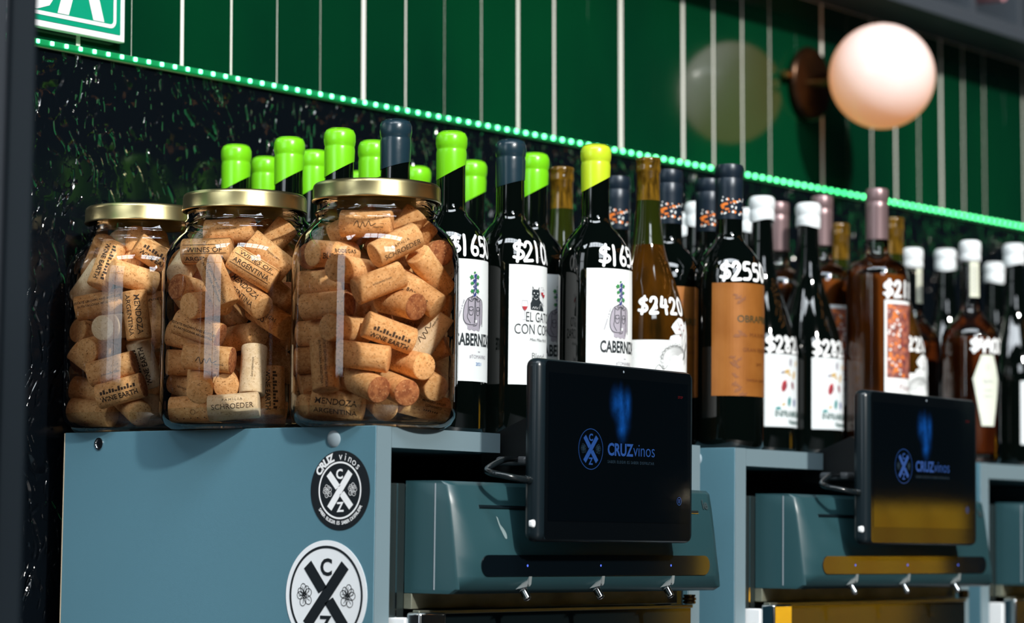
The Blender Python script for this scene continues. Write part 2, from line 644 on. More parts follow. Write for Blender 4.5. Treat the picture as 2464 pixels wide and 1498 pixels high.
# fittings on the first cabinet's side
rym = (0, math.radians(-90), 0)
lathe('screw_cap', [(0, 0.0022), (0.0055, 0.002), (0.0072, 0.0008), (0.0074, 0), (0, 0)], mat('grey_cap', (0.30, 0.38, 0.43), 0.4), CAB[0], 28, 40, None, (0, 0.0483, Z0 - 0.0108), (0, math.radians(-97), 0))
lathe('screw_cap', [(0, 0.0022), (0.0055, 0.002), (0.0072, 0.0008), (0.0074, 0), (0, 0)], MATS['grey_cap'], CAB[1], 28, 40, None, (0, 0.0483, Z0 - 0.0108), rym)
cb = lathe('cam_bolt', [(0, -0.0006), (0.0042, -0.0006), (0.0044, 0.0008), (0.0056, 0.0009), (0.0057, 0), (0.0, 0)], chrome, CAB[0], 24, 40, None, (-0.0001, 0.3403, Z0 - 0.0107), rym)


# ------------------------------------------------------------------ round stickers
def flower(m_rot, sc, w):
    arts = []
    for k, (a, r, ln, wd) in enumerate(((90, 0.0, 1.0, .34), (20, 0, .85, .36), (-50, 0, .9, .38), (-120, 0, .85, .36), (165, 0, .8, .34), (55, .15, .7, .28), (130, .15, .7, .28))):
        a = math.radians(a)
        pts = []
        for t in range(13):
            q = t / 12 * 2 * math.pi
            lx = r + ln * (0.5 - 0.5 * math.cos(q))
            ly = wd * math.sin(q) * (0.6 + 0.4 * math.sin(q / 2))
            pts.append((sc * (lx * math.cos(a) - ly * math.sin(a)), sc * (lx * math.sin(a) + ly * math.cos(a))))
        arts.append(stroke2d(pts, w))
        arts.append(stroke2d([(sc * .25 * math.cos(a), sc * .25 * math.sin(a)), (sc * .75 * ln * math.cos(a + .1), sc * .75 * ln * math.sin(a + .1))], w * .8))
    arts.append(ring2d(sc * .2, w, 14))
    return shift(join2d(*arts), 0, 0, m_rot)


def arc_text(s, size, r, a_mid, span, bold=0.0, inward=False, sizes=None):
    n = len(s)
    arts = []
    for i, ch in enumerate(s):
        if ch == ' ':
            continue
        t = (i + .5) / n - .5
        a = a_mid + (t * span if inward else -t * span)
        bo = sizes[i] if sizes else bold
        g = text2d(ch, size, bo)
        rot = a - math.pi / 2 if not inward else a + math.pi / 2
        arts.append(shift(g, r * math.cos(a), r * math.sin(a), rot))
    return join2d(*arts)


def cross2d(h, w):
    b1 = rect2d(-h, h, -w / 2, w / 2)
    g = w * .5077
    b2 = join2d(rect2d(-h, -g, -w / 2, w / 2), rect2d(g, h, -w / 2, w / 2))
    k = w / 2 * math.tan(math.radians(10))
    b2 = ([(-h, -w / 2), (-w / 2 / math.cos(math.radians(10)) - k, -w / 2), (-w / 2 / math.cos(math.radians(10)) + k, w / 2), (-h, w / 2), (h, w / 2), (w / 2 / math.cos(math.radians(10)) + k, w / 2), (w / 2 / math.cos(math.radians(10)) - k, -w / 2), (h, -w / 2)], [(0, 1, 2, 3), (4, 5, 6, 7)])
    return join2d(shift(b1, 0, 0, math.radians(50)), shift(b2, 0, 0, math.radians(-50)))


def emblem(R, line_w, h, w, fl):
    """ring, crossed bars, C, Z; flowers apart"""
    return join2d(ring2d(R, line_w), cross2d(h, w),
                  shift(text2d('C', R * .48, .03), 0, R * .42), shift(text2d('Z', R * .48, .03), 0, -R * .42 - R * .34))


def sticker(label, cy, cz, rad, base_m, ink_m, fn_extra, R, rot):
    s = thing('sticker', label, 'sticker', (X0, Y0 + cy, Z0 + cz))
    v, f = disc2d(rad, 72)
    n = len(v)
    V = [(-0.0004, -x, y) for x, y in v] + [(-0.00005, -x, y) for x, y in v]
    Fc = [q for q in f] + [(i, n + i, n + (i % (n - 1)) + 1, (i % (n - 1)) + 1) for i in range(1, n)]
    new('vinyl', mesh('vinyl', V, Fc), base_m, s)

    def fn(x, y):
        return (-0.0007, -x, y)
    lay('emblem', shift(emblem(R, rad * .045, R * .82, R * .26, 0), 0, 0, rot), ink_m, s, fn)
    for sg in (-1, 1):
        lay('flower', shift(shift(flower(-.2 * sg, R * .26, rad * .012), sg * R * .60, -R * .02), 0, 0, rot), ink_m, s, fn)
    for nm_, art in (fn_extra or ()):
        lay(nm_, shift(art, 0, 0, rot), ink_m, s, fn)
    return s


RB = 0.0338
ex = (('title_lettering', arc_text('CRUZ vinos', RB * .275, RB * .765, math.radians(92), math.radians(112), 0, False, [.05] * 4 + [0] * 6)),
            ('motto_lettering', arc_text('SABER ELEGIR ES SABER DISFRUTAR', RB * .125, RB * .86, math.radians(-90), math.radians(118), .02, True)))
sticker('round black sticker with a white crossed emblem on the cabinet side', 0.0402, -0.0543, RB, black_print, white_paint, ex, RB * .70, math.radians(3))
sticker('larger round white sticker with a black crossed emblem low on the cabinet side', 0.0543, -0.1432, 0.0466, mat('sticker_white', (0.80, 0.84, 0.88), 0.45), black_print, None, 0.0410, 0.0)


# ------------------------------------------------------------------ wine dispensers
strip_glass = mat('black_gloss_strip', (0.002, 0.004, 0.006), 0.06, coat=0.4)
door_glass = mat('dark_door_glass', (0.004, 0.007, 0.008), 0.07)
blue_led = mat('blue_led', (0.1, 0.2, 1), 0.3, emis=(0.05, 0.10, 0.8), estr=0.4)


def build_dispenser(label, dx, group):
    d = thing('wine_dispenser', label, 'wine dispenser', (X0 + dx, Y0, 0), 0, group)
    z = Z0
    levels = [(-.0452, -.030, -.031, .012), (-.0458, -.0385, -.040, .012), (-.049, -.0422, -.0445, .012), (-.066, -.0455, -.0495, .0135), (-.090, -.0490, -.0560, .018),
              (-.1074, -.0513, -.0606, .0235), (-.1256, -.0540, -.0606, .0235), (-.1275, -.0542, -.0600, .0215), (-.1365, -.0550, -.0520, .006), (-.1404, -.048, -.0470, .006)]
    V, Fc = [], []
    XL, XR = .043, .437
    for (zz, yr, yf, fx) in levels:
        V += [(XL, .004, z + zz), (XL, yr + .003, z + zz), (XL + .0022, yr, z + zz), (XL + fx, yf, z + zz), (XR - fx, yf, z + zz), (XR - .0022, yr, z + zz), (XR, yr + .003, z + zz), (XR, .004, z + zz)]
    n = len(levels)
    for k in range(n - 1):
        for i in range(7):
            Fc.append((k * 8 + i, (k + 1) * 8 + i, (k + 1) * 8 + i + 1, k * 8 + i + 1))
    Fc.append(tuple(range(8)))
    Fc.append(tuple((n - 1) * 8 + i for i in range(8))[::-1])
    Fc.append(tuple([k * 8 for k in range(n)][::-1] + [k * 8 + 7 for k in range(n)]))
    hs = new('housing', mesh('housing', V, Fc, True, 38), grey_plastic, d)
    box('seam', (XL - .0004, XL + .0006, -.0296, -.0286, z - .1372, z - .0475), mat('seam_silver', (0.5, 0.55, 0.6), 0.3, 0.5), hs)
    box('slot', (.076, .404, -.0508, -.0485, z - .0676, z - .0652), black_plastic, hs)
    box('slot_trim', (.0755, .4045, -.0507, -.0490, z - .0681, z - .0676), chrome, hs)
    lay('relief_lettering', shift(text2d('ie', .013, .03), .418, z - .0632), mat('relief_dark', (0.03, 0.05, 0.055), 0.4), hs, lambda x, y: (x, -.0497 - (z - .0632 - y) * .28, y))
    box('back_shell', (.0405, .4395, .0052, .0125, z - .134, z - .053), grey_plastic, d, .003, 3)
    # black window strip with indicator lamps
    pts = []
    for cx, a0 in ((.40 - .0015, -90), (.0755, 90)):
        for k in range(13):
            a = math.radians(a0 + 180 * k / 12)
            pts.append((cx + .0090 * math.cos(a), z - .1164 + .0090 * math.sin(a)))
    st_v = [(x, -.0618, q) for x, q in pts] + [(x, -.0606, q) for x, q in pts]
    m_ = len(pts)
    sf = [tuple(range(m_))] + [(i, i + m_, (i + 1) % m_ + m_, (i + 1) % m_) for i in range(m_)]
    sp = new('window_strip', mesh('window_strip', st_v, sf), strip_glass, d)
    for x in (.130, .236, .345):
        lay('indicator_lamp', disc2d(.0011, 12, x - .0015, z - .1165), blue_led, sp, lambda a, b: (a, -.0620, b))
        nz = lathe('nozzle', [(0, 0), (.0034, 0), (.0040, .0012), (.0040, .004), (.0034, .0045), (.0034, .0125), (.0028, .0132), (.0024, .0128), (.0022, .009), (0, .009)], chrome, d, 20, 40, None,
                   (x + .0005, -.0535, z - .1345), (math.radians(180 - 35), 0, 0))
        fin = [(x + .002, -.0612, z - .1257), (x + .0058, -.0612, z - .1257), (x + .0058, -.0604, z - .1325), (x + .004, -.0600, z - .1345), (x + .002, -.0604, z - .1325)]
        fb = [(a, b + .006, c_) for a, b, c_ in fin]
        ff = [(0, 1, 2, 3, 4), (9, 8, 7, 6, 5)] + [(i, i + 5, (i + 1) % 5 + 5, (i + 1) % 5) for i in range(5)]
        new('spout_guard', mesh('spout_guard', fin + fb, ff), mat('satin_grey', (0.38, 0.44, 0.46), 0.35, 0.4), d)
        rc = [(x + .0015, -.0607, z - .129), (x - .013, -.0580, z - .1368), (x + .0015, -.0592, z - .1345), (x + .0015, -.056, z - .130)]
        new('drip_notch', mesh('drip_notch', rc, [(0, 1, 2), (0, 3, 1), (1, 3, 2), (0, 2, 3)]), MATS['satin_grey'], d)
    if dx == 0.0:
        scuff = poly2d([(.0965, -.0745), (.0985, -.0760), (.1000, -.0815), (.1035, -.0850), (.1060, -.0895), (.1055, -.0935), (.1030, -.0930), (.1005, -.0880), (.0985, -.0835)], .004, 3)
        lay('scuff', scuff, mat('pale_scuff', (0.20, 0.27, 0.28), 0.5), hs, lambda x, y: (x, -.0495 - (-.066 - y) * .2708 - .0003, z + y))
    # refrigerated body with glass door
    box('steel_body', (.0225, .4595, .0135, CD - .008, 0.004, z - .048), steel, d, .0012)
    box('front_frame', (.0225, .043, .0042, .0132, 0.004, z - .0475), steel, d, .0012)
    box('front_frame', (.4375, .4595, .0042, .0132, 0.004, z - .0475), steel, d, .0012)
    box('edge_trim', (.0302, .0322, .0032, .0041, 0.004, z - .0477), chrome, d)
    box('header_plate', (.0432, .4373, -.004, .0050, z - .154, z - .1406), dull_steel, d, .0006)
    dr = box('door_glass', (.045, .4465, -.0135, -.0085, 0.12, z - .1582), door_glass, d)
    box('door_rail', (.040, .4475, -.0155, -.0080, z - .1581, z - .1548), mat('rail_steel', (0.24, 0.25, 0.2), 0.3, 0.8), dr, .0006)
    box('handle', (.0225, .0565, -.032, -.016, z - .34, z - .1562), chrome, d, .002)
    box('handle_plate', (.0215, .0395, -.0155, .0035, z - .33, z - .161), white_paint, d, .0008)
    lathe('hinge', [(0, 0), (.0045, 0), (.0062, .0008), (.0062, .0028), (.0048, .0034), (.0066, .004), (.0066, .0062), (.0048, .0068), (.0060, .0075), (.0058, .0092), (0, .0095)], brass, d, 24, 40, None, (.4462, -.012, z - .1545))
    return d


DL = ['wine dispenser in the first cabinet with chrome nozzles, below the left tablet', 'wine dispenser in the middle cabinet, below the right tablet', 'wine dispenser at the right edge, mostly out of the picture']
for (dx, nm), lab in zip(UNITS, DL):
    build_dispenser(lab, dx, 'wine dispensers')

# ------------------------------------------------------------------ tablets
screen_blue = mat('screen_blue', (0.01, 0.02, 0.05), 0.2, emis=(0.02, 0.13, 0.55), estr=0.34)
screen_dim = mat('screen_dim', (0.01, 0.02, 0.03), 0.2, emis=(0.05, 0.12, 0.2), estr=0.16)
screen_red = mat('screen_red', (0.02, 0.0, 0.0), 0.2, emis=(0.5, 0.05, 0.08), estr=0.10)


def screen_material():
    m = bpy.data.materials.new('screen_glass')
    m.use_nodes = True
    nt = m.node_tree
    b = nt.nodes['Principled BSDF']
    b.inputs['Base Color'].default_value = (0.001, 0.002, 0.003, 1)
    b.inputs['Roughness'].default_value = 0.05
    b.inputs['Coat Weight'].default_value = 0.3
    b.inputs['Coat Roughness'].default_value = 0.03
    tc = nt.nodes.new('ShaderNodeTexCoord')

    def blob(cx, cz, sx, sz):
        mp = nt.nodes.new('ShaderNodeMapping')
        mp.vector_type = 'TEXTURE'
        mp.inputs['Location'].default_value = (cx, 0, cz)
        mp.inputs['Scale'].default_value = (sx, 1, sz)
        nt.links.new(tc.outputs['Object'], mp.inputs[0])
        g = nt.nodes.new('ShaderNodeTexGradient')
        g.gradient_type = 'QUADRATIC_SPHERE'
        nt.links.new(mp.outputs[0], g.inputs[0])
        return g.outputs['Fac']
    tot = None
    for bl in ((-.008, .045, .012, .020), (.0, .047, .007, .020), (.010, .044, .009, .020), (.0015, .0215, .010, .016), (.003, .034, .016, .030)):
        o = blob(*bl)
        if tot is None:
            tot = o
        else:
            a = nt.nodes.new('ShaderNodeMath')
            a.operation = 'ADD'
            nt.links.new(tot, a.inputs[0])
            nt.links.new(o, a.inputs[1])
            tot = a.outputs[0]
    nz = nt.nodes.new('ShaderNodeTexNoise')
    nz.inputs['Scale'].default_value = 110
    nt.links.new(tc.outputs['Object'], nz.inputs['Vector'])
    mul = nt.nodes.new('ShaderNodeMath')
    mul.operation = 'MULTIPLY'
    nt.links.new(tot, mul.inputs[0])
    nt.links.new(nz.outputs[0], mul.inputs[1])
    m2 = nt.nodes.new('ShaderNodeMath')
    m2.operation = 'MULTIPLY'
    m2.inputs[1].default_value = 0.55
    nt.links.new(mul.outputs[0], m2.inputs[0])
    b.inputs['Emission Color'].default_value = (0.01, 0.16, 0.72, 1)
    nt.links.new(m2.outputs[0], b.inputs['Emission Strength'])
    return m


scr_m = screen_material()
bezel_m = mat('tablet_bezel_glass', (0.002, 0.003, 0.004), 0.05, spec=.35)


def build_tablet(label, cx, cz):
    t = thing('tablet', label, 'tablet', (X0 + cx, Y0 - 0.092, Z0 + cz), 0, 'tablets on the wine dispensers')
    hw, hh = 0.1175, 0.0785
    box('case', (-hw, hw, 0.0006, 0.0180, -hh, hh), black_plastic, t, 0.0075, 4)
    bz = lay('bezel_glass', poly2d(rrect(hw - .0085, hh - .0022, .004)), bezel_m, t, lambda x, y: (x, 0.0, y))
    box('bezel_backing', (-hw + .0087, hw - .0087, .0002, .0009, -hh + .0024, hh - .0024), black_plastic, t)
    sc = lay('screen', rect2d(-.1045, .1035, -.0605, .0665), scr_m, t, lambda x, y: (x, -.0003, y))

    def fn(x, y):
        return (x, -.0006, y)
    R = .0176
    lay('emblem', shift(emblem(R, .0005, R * .80, R * .25, 0), -.0445, .0025), screen_blue, sc, fn)
    fl = join2d(shift(flower(.2, R * .26, .0003), -R * .6, 0), shift(flower(-.2, R * .26, .0003), R * .6, 0))
    lay('flowers', shift(fl, -.0445, .0025), screen_dim, sc, fn)
    lay('title', join2d(shift(text2d('CRUZ', .0150, .03, 'LEFT', .95), -.0200, -.0018), shift(text2d('vinos', .0165, -.008, 'LEFT', .98), .0185, -.0018)), screen_blue, sc, fn)
    lay('tagline', shift(text2d('SABER ELEGIR ES SABER DISFRUTAR', .0036, 0, 'LEFT', 1.0, 1.25), -.0198, -.0088), screen_dim, sc, fn)
    lay('stop_button', shift(text2d('STOP', .0032, .02), .0915, .0530), screen_red, sc, fn)
    lay('menu_button', join2d(ring2d(.0035, .0004, 20), rect2d(-.0018, .0018, .0011, .0016), rect2d(-.0018, .0018, -.0002, .0003), rect2d(-.0018, .0018, -.0015, -.0010)), screen_blue, sc, lambda x, y: (x + .0905, -.0006, y - .0405))
    lathe('front_camera', [(0, 0.0004), (.0010, .0004), (.0013, 0), (0, 0)], mat('lens', (0.25, 0.3, 0.35), .1), t, 16, 40, None, (.004, 0.0002, .0725), (math.radians(90), 0, 0))
    new('power_button', box_mesh('power_button', -hw - .0006, -hw + .003, .004, .0115, -.067, -.059, .0028, 4), white_paint, t)
    # arm behind, resting on the cabinet
    arm = [(-.049, .0182, .010), (-.049, .0182, -.03), (-.049, .1185, -.012), (-.049, .1185, .012), (-.049, .060, .034)]
    av = arm + [(.10, y, q) for _, y, q in arm]
    af = [(4, 3, 2, 1, 0), (5, 6, 7, 8, 9)] + [(i, (i + 1) % 5, (i + 1) % 5 + 5, i + 5) for i in range(5)]
    new('mount_arm', mesh('mount_arm', av, af), mat('matte_black', (0.004, 0.006, 0.007), 0.5), t)
    box('mount_foot', (-.072, -.0492, .050, .085, -.012, -.004), mat('foot_grey', (0.10, 0.11, 0.12), .3), t, .003, 3)
    # cable from the tablet's left side
    cb_ = tube('cable', [(-hw + .002, .010, -.0265), (-hw - .010, .009, -.0260), (-hw - .022, .016, -.0235), (-hw - .028, .030, -.0205), (-hw - .012, .046, -.0165), (-hw + .022, .056, -.0080), (-hw + .050, .062, -.006), (-hw + .072, .066, -.006)], .0027, mat('black_cable', (0.006, 0.01, 0.012), .18), t, 10, 8)
    lathe('cable_collar', [(0, 0), (.0036, 0), (.0036, .003), (.0028, .0035), (.0036, .004), (.0034, .007), (.0026, .0075), (.0030, .008), (.0026, .014), (0, .014)], MATS['black_cable'], t, 16, 40, None, (-hw + .001, .0099, -.0265), (0, math.radians(-84), 0))
    return t


build_tablet('black tablet in front of the white-labelled bottles showing a blue logo', 0.2215, -0.0175)
build_tablet('black tablet further right with yellow reflections on its screen', 0.5437 + 0.2215 - 0.0035, -0.0170)

# corks: position in the jar (mm), axis, shade, print
CORKS = {
 3: [
  (-39.1,6.2,19.8, 0.521,-0.847,-0.103, 'n','MENDOZA'),
  (-24.3,36.8,18.9, -0.955,0.290,-0.064, 'n',''),
  (4.3,-1.3,24.8, -0.463,-0.810,-0.360, 'n',''),
  (32.6,-29.0,21.5, -0.921,0.339,0.190, 'n','FINE'),
  (-17.5,-41.9,33.2, -0.414,-0.882,-0.223, 'r',''),
  (-38.9,-24.1,36.8, -0.203,-0.935,-0.290, 'r',''),
  (19.7,-41.5,41.7, -0.334,-0.881,-0.335, 'n',''),
  (43.5,-15.4,36.2, 0.403,-0.795,0.453, 'n',''),
  (-55.8,7.4,52.4, -0.112,-0.205,-0.972, 'n','ESTATE'),
  (-46.2,-28.2,59.7, 0.540,-0.832,-0.126, 'n',''),
  (-5.1,-45.0,55.5, -0.227,-0.956,-0.186, 'n',''),
  (-18.2,40.8,41.8, -0.749,0.623,-0.224, 'n','SMALL'),
  (-30.5,34.1,59.9, 0.581,-0.811,0.069, 's',''),
  (-30.5,-43.3,80.1, -0.811,0.497,0.307, 'n','WINE'),
  (-44.5,-7.1,83.7, -0.999,0.030,0.010, 'n',''),
  (-30.6,32.6,83.3, 0.342,-0.937,0.070, 'n',''),
  (23.5,-41.9,82.0, 0.287,-0.460,0.841, 'p','SCRIPT'),
  (38.9,-22.5,68.1, 0.467,-0.791,0.396, 'n','SMALL'),
  (46.0,1.1,96.6, 0.398,-0.903,-0.163, 'r','ESTATE'),
  (-15.8,-42.1,106.7, -0.115,-0.972,-0.207, 'r',''),
  (-1.2,7.3,102.7, 0.017,-0.998,-0.054, 'r',''),
  (6.3,-44.4,116.8, 0.224,-0.806,-0.549, 'n','BODEGAS'),
  (36.4,-26.0,109.6, 0.539,-0.835,-0.107, 'n','SMALL'),
  (-36.8,-36.4,122.6, -0.776,0.497,-0.388, 'n','SMALL'),
  (-42.1,18.3,105.7, 0.294,-0.954,0.059, 'r',''),
  (-32.4,30.7,126.6, 0.305,-0.952,0.036, 'r',''),
  (-44.3,-10.8,134.4, -0.995,-0.100,0.010, 'n',''),
  (19.5,-46.4,136.1, -0.754,0.043,0.655, 'n',''),
  (-21.5,-41.3,156.1, -0.808,0.367,-0.461, 'n','SCHROEDER'),
  (18.1,37.6,149.5, 0.063,-0.920,-0.386, 'n',''),
  (-40.9,13.7,149.8, -0.987,0.158,-0.040, 'n','BODEGAS'),
  (-22.1,44.3,150.5, -0.975,-0.219,-0.038, 'r',''),
  (-28.2,-13.6,175.9, 0.519,-0.855,-0.017, 'n','SCRIPT'),
  (9.4,-6.7,171.0, 0.445,-0.395,0.804, 'n',''),
  (42.2,-30.4,154.7, -0.562,-0.826,-0.049, 'r',''),
  (24.2,-21.2,163.4, -0.466,0.370,-0.804, 's',''),
  (-16.7,10.8,176.1, 0.401,-0.819,0.410, 'n',''),
  (2.7,-26.5,171.1, 0.473,-0.404,0.783, 'n',''),
  (15.8,31.4,176.8, 0.715,-0.593,0.372, 'n',''),
  (11.4,44.0,127.3, 0.368,0.919,0.140, 'n',''),
  (6.1,51.6,71.9, 0.852,0.099,-0.514, 'n',''),
  (27.2,36.6,91.7, -0.908,-0.196,-0.371, 'n',''),
  (41.6,27.1,148.4, 0.310,-0.318,-0.896, 'n',''),
  (30.4,31.1,119.6, -0.370,-0.918,-0.146, 'n',''),
  (44.6,-0.3,139.8, -0.869,-0.279,-0.409, 'n',''),
  (12.9,13.5,171.6, -0.683,0.382,0.623, 'n',''),
  (50.8,28.6,50.3, -0.036,0.065,-0.997, 'n',''),
  (21.0,48.1,36.9, -0.803,0.159,-0.575, 'n',''),
 ],
 2: [
  (-39.2,7.2,159.7, 0.505,-0.863,0.019, 'n','WINESOF'),
  (-31.4,41.4,151.8, -0.750,-0.318,-0.580, 'p',''),
  (-4.6,45.3,141.6, -0.652,-0.733,-0.195, 'n',''),
  (-52.3,-19.7,129.4, 0.196,-0.373,-0.907, 'n','ESTATE'),
  (-29.9,-41.2,141.7, 0.507,-0.696,-0.509, 'n','WINESOF'),
  (-26.7,-31.7,119.7, 0.042,-0.812,-0.582, 'n','MENDOZA'),
  (-10.0,-40.9,155.6, -0.622,0.497,0.604, 'n','SMALL'),
  (-19.1,-0.9,178.8, 0.480,-0.876,0.039, 'n','SMALL'),
  (31.5,-7.5,171.1, 0.111,-0.607,-0.787, 's',''),
  (12.4,-22.7,170.3, 0.513,-0.391,0.764, 'n',''),
  (-39.4,21.1,124.1, -0.987,0.084,0.135, 'r',''),
  (-22.6,41.4,114.2, -0.287,0.524,0.802, 'n','SCHROEDER'),
  (-45.8,-0.4,111.3, -0.988,0.027,-0.155, 'n','SMALL'),
  (12.5,32.9,104.3, -0.227,-0.959,0.173, 'n',''),
  (-5.4,-40.1,100.1, 0.014,-0.894,-0.448, 's','BODEGAS'),
  (-45.8,9.1,89.5, 0.411,-0.852,-0.325, 'r','ESTATE'),
  (1.8,-0.4,85.3, -0.170,-0.983,0.072, 'n',''),
  (47.8,3.6,81.6, 0.546,-0.609,0.575, 'n',''),
  (-48.3,-6.7,62.8, 0.501,-0.860,-0.095, 'r','SCRIPT'),
  (-28.8,34.8,60.9, -0.800,0.600,0.007, 'n','VINA'),
  (-17.8,-32.0,52.7, -0.189,-0.135,-0.973, 'p','SMALL'),
  (-22.3,38.7,38.4, 0.123,-0.937,-0.328, 'n','SMALL'),
  (-46.6,5.5,41.4, -0.639,-0.640,-0.427, 'n',''),
  (-20.5,-3.2,42.1, -0.738,-0.649,-0.183, 'n',''),
  (-39.3,18.3,19.0, 0.549,-0.833,0.067, 'n','HOLES'),
  (-42.5,-33.2,19.4, 0.595,-0.799,0.086, 'p','SCHROEDER'),
  (4.7,-33.9,34.6, -0.063,-0.117,-0.991, 'n','WINE'),
  (25.1,42.2,79.5, 0.971,-0.196,0.136, 'n','ESTATE'),
  (34.4,-10.8,65.9, 0.779,-0.303,-0.550, 's',''),
  (-32.8,30.5,83.4, 0.468,-0.859,-0.208, 'n',''),
  (10.2,-30.2,124.5, 0.289,-0.723,-0.627, 's',''),
  (45.1,-13.8,123.7, -0.742,-0.669,0.036, 'r',''),
  (-0.2,23.4,177.7, 0.110,-0.940,0.323, 'n',''),
  (41.6,13.2,20.5, 0.720,-0.681,-0.137, 'n',''),
  (13.0,35.9,155.8, -0.629,-0.732,-0.262, 'p',''),
  (29.5,33.4,56.2, 0.564,0.814,-0.141, 'n',''),
  (44.3,10.1,136.9, 0.546,0.802,-0.241, 'n',''),
  (34.6,27.7,118.9, -0.459,-0.879,0.131, 'n',''),
  (43.0,12.8,47.5, -0.660,-0.635,-0.400, 'n',''),
  (34.8,25.7,151.4, -0.718,-0.485,-0.499, 'n',''),
  (22.0,39.4,134.0, -0.814,-0.439,-0.381, 'n',''),
  (42.4,14.3,101.7, -0.719,-0.687,-0.101, 'n',''),
  (20.6,17.3,168.4, -0.382,-0.796,-0.469, 'n',''),
  (18.9,44.8,37.5, 0.805,0.135,-0.578, 'n',''),
 ],
 1: [
  (-45.5,1.5,156.1, -0.337,0.116,-0.934, 'n','WINE'),
  (-23.6,36.8,166.3, -0.294,-0.714,0.635, 'n','ESTATE'),
  (-34.8,33.6,142.5, -0.063,-0.755,0.652, 'p',''),
  (-38.2,-26.5,143.9, -0.908,0.356,0.222, 'n',''),
  (-43.1,12.6,120.0, 0.591,-0.781,0.204, 'n','ESTATE'),
  (-19.0,40.9,116.3, -0.252,-0.965,-0.068, 'n','BURGO'),
  (-43.8,-38.2,107.7, 0.097,-0.100,-0.990, 'n','MENDOZA'),
  (12.0,-4.0,123.9, 0.558,-0.815,0.157, 'n','BODEGAS'),
  (-44.5,-8.2,98.3, -0.931,-0.340,-0.132, 'p',''),
  (-18.0,45.5,94.4, -0.990,0.007,0.143, 'n',''),
  (-41.2,10.8,80.3, -0.963,-0.148,-0.225, 'n',''),
  (-34.6,29.1,66.7, 0.502,-0.613,-0.610, 'n','SCRIPT'),
  (-48.3,-12.2,58.7, 0.497,-0.825,0.269, 'r','SMALL'),
  (-16.2,-21.3,64.7, -0.361,0.051,0.931, 'p','WINE'),
  (-47.8,-24.0,38.0, 0.501,-0.823,0.268, 'r','WINE'),
  (-22.1,39.4,39.8, 0.344,-0.919,-0.193, 'n',''),
  (-33.5,29.5,20.0, 0.240,-0.964,-0.116, 'n',''),
  (-27.2,-17.5,25.0, -0.336,-0.866,-0.370, 'n',''),
  (11.7,-4.7,26.9, -0.794,-0.607,-0.031, 'p',''),
  (4.1,43.6,21.1, -0.315,-0.942,-0.115, 'r',''),
  (-16.0,-34.3,164.4, 0.722,-0.463,-0.513, 'n','WINE'),
  (-17.9,-7.7,170.3, 0.280,0.072,0.957, 'n',''),
  (-8.4,14.4,170.7, -0.051,-0.441,-0.896, 'p',''),
  (8.5,-10.8,171.3, -0.319,-0.565,-0.761, 'r',''),
  (6.4,25.3,170.8, 0.019,-0.546,-0.838, 'n',''),
  (-3.4,-20.8,101.1, 0.215,-0.303,-0.928, 'n',''),
  (23.4,13.9,171.4, -0.072,-0.667,-0.741, 'n',''),
  (-0.5,21.6,77.0, 0.415,-0.847,0.332, 's',''),
  (42.6,22.2,22.9, 0.672,-0.695,0.258, 'n',''),
  (29.3,36.4,139.2, 0.880,0.041,-0.473, 'n',''),
  (42.7,-13.6,65.1, 0.904,-0.245,0.350, 'n',''),
  (44.2,4.9,131.6, -0.202,-0.686,-0.699, 'n',''),
  (26.2,-12.5,90.3, 0.068,0.907,0.415, 'n',''),
  (42.8,16.8,51.1, 0.948,0.309,0.080, 'n',''),
  (45.4,13.5,86.4, 0.538,0.248,0.805, 'n',''),
  (31.0,45.8,81.8, 0.743,-0.505,0.439, 'n',''),
  (28.5,35.4,111.0, -0.176,0.906,-0.385, 'n',''),
  (28.0,37.1,49.0, -0.856,-0.132,0.499, 'n',''),
 ],
}
NVIS = {3: 39, 2: 35, 1: 29}

# ------------------------------------------------------------------ cork jars
JARS = {1: ((0.0575, 0.3475), 'leftmost'), 2: ((0.040, 0.199), 'middle'), 3: ((0.054, 0.052), 'rightmost')}
jar_glass = clear_glass('jar_glass', (0.985, 0.99, 0.985))
JP = [(0, 0.0035), (0.030, 0.0035), (0.050, 0.0022), (0.056, 0.0), (0.062, 0.0010), (0.0675, 0.0045), (0.0715, 0.0105), (0.0730, 0.018), (0.0732, 0.030), (0.0732, 0.140), (0.0726, 0.149), (0.0705, 0.158),
      (0.0665, 0.166), (0.0610, 0.1725), (0.0555, 0.177), (0.0532, 0.180), (0.0524, 0.183), (0.0532, 0.1855), (0.0542, 0.1870), (0.0532, 0.1885), (0.0520, 0.190), (0.0520, 0.209)]
jar_me = lathe_mesh('glass', JP, 96, 180)
jar_me.materials.append(jar_glass)
thick_me = lathe_mesh('glass_base', [(0, 0.0050), (0.050, 0.0050), (0.060, 0.0052), (0.0655, 0.0075), (0.0690, 0.0125), (0.0698, 0.018)], 96, 180)
thick_me.materials.append(clear_glass('thick_glass_base', (0.86, 0.91, 0.91)))
lid_me = lathe_mesh('lid', [(0, 0.2125), (0.048, 0.2125), (0.0505, 0.2132), (0.0540, 0.2130), (0.0553, 0.2118), (0.0560, 0.2095), (0.0560, 0.2000), (0.0566, 0.1990), (0.0566, 0.1978), (0.0558, 0.1972), (0.0540, 0.1980), (0.0540, 0.209), (0, 0.2095)], 96, 35)
lid_me.materials.append(gold_lid)
JL = {1: 'leftmost glass jar of corks with a gold lid, at the back edge of the cabinet', 2: 'middle glass jar of corks with a gold lid', 3: 'rightmost glass jar of corks with a gold lid, at the cabinet corner'}
for j, ((jx, jy), w) in JARS.items():
    r = thing('cork_jar', JL[j], 'jar', (X0 + jx, Y0 + jy, Z0), random.uniform(0, 6), 'glass jars of wine corks')
    new('glass', jar_me, None, r)
    new('glass_base', thick_me, None, r)
    new('lid', lid_me, None, r)


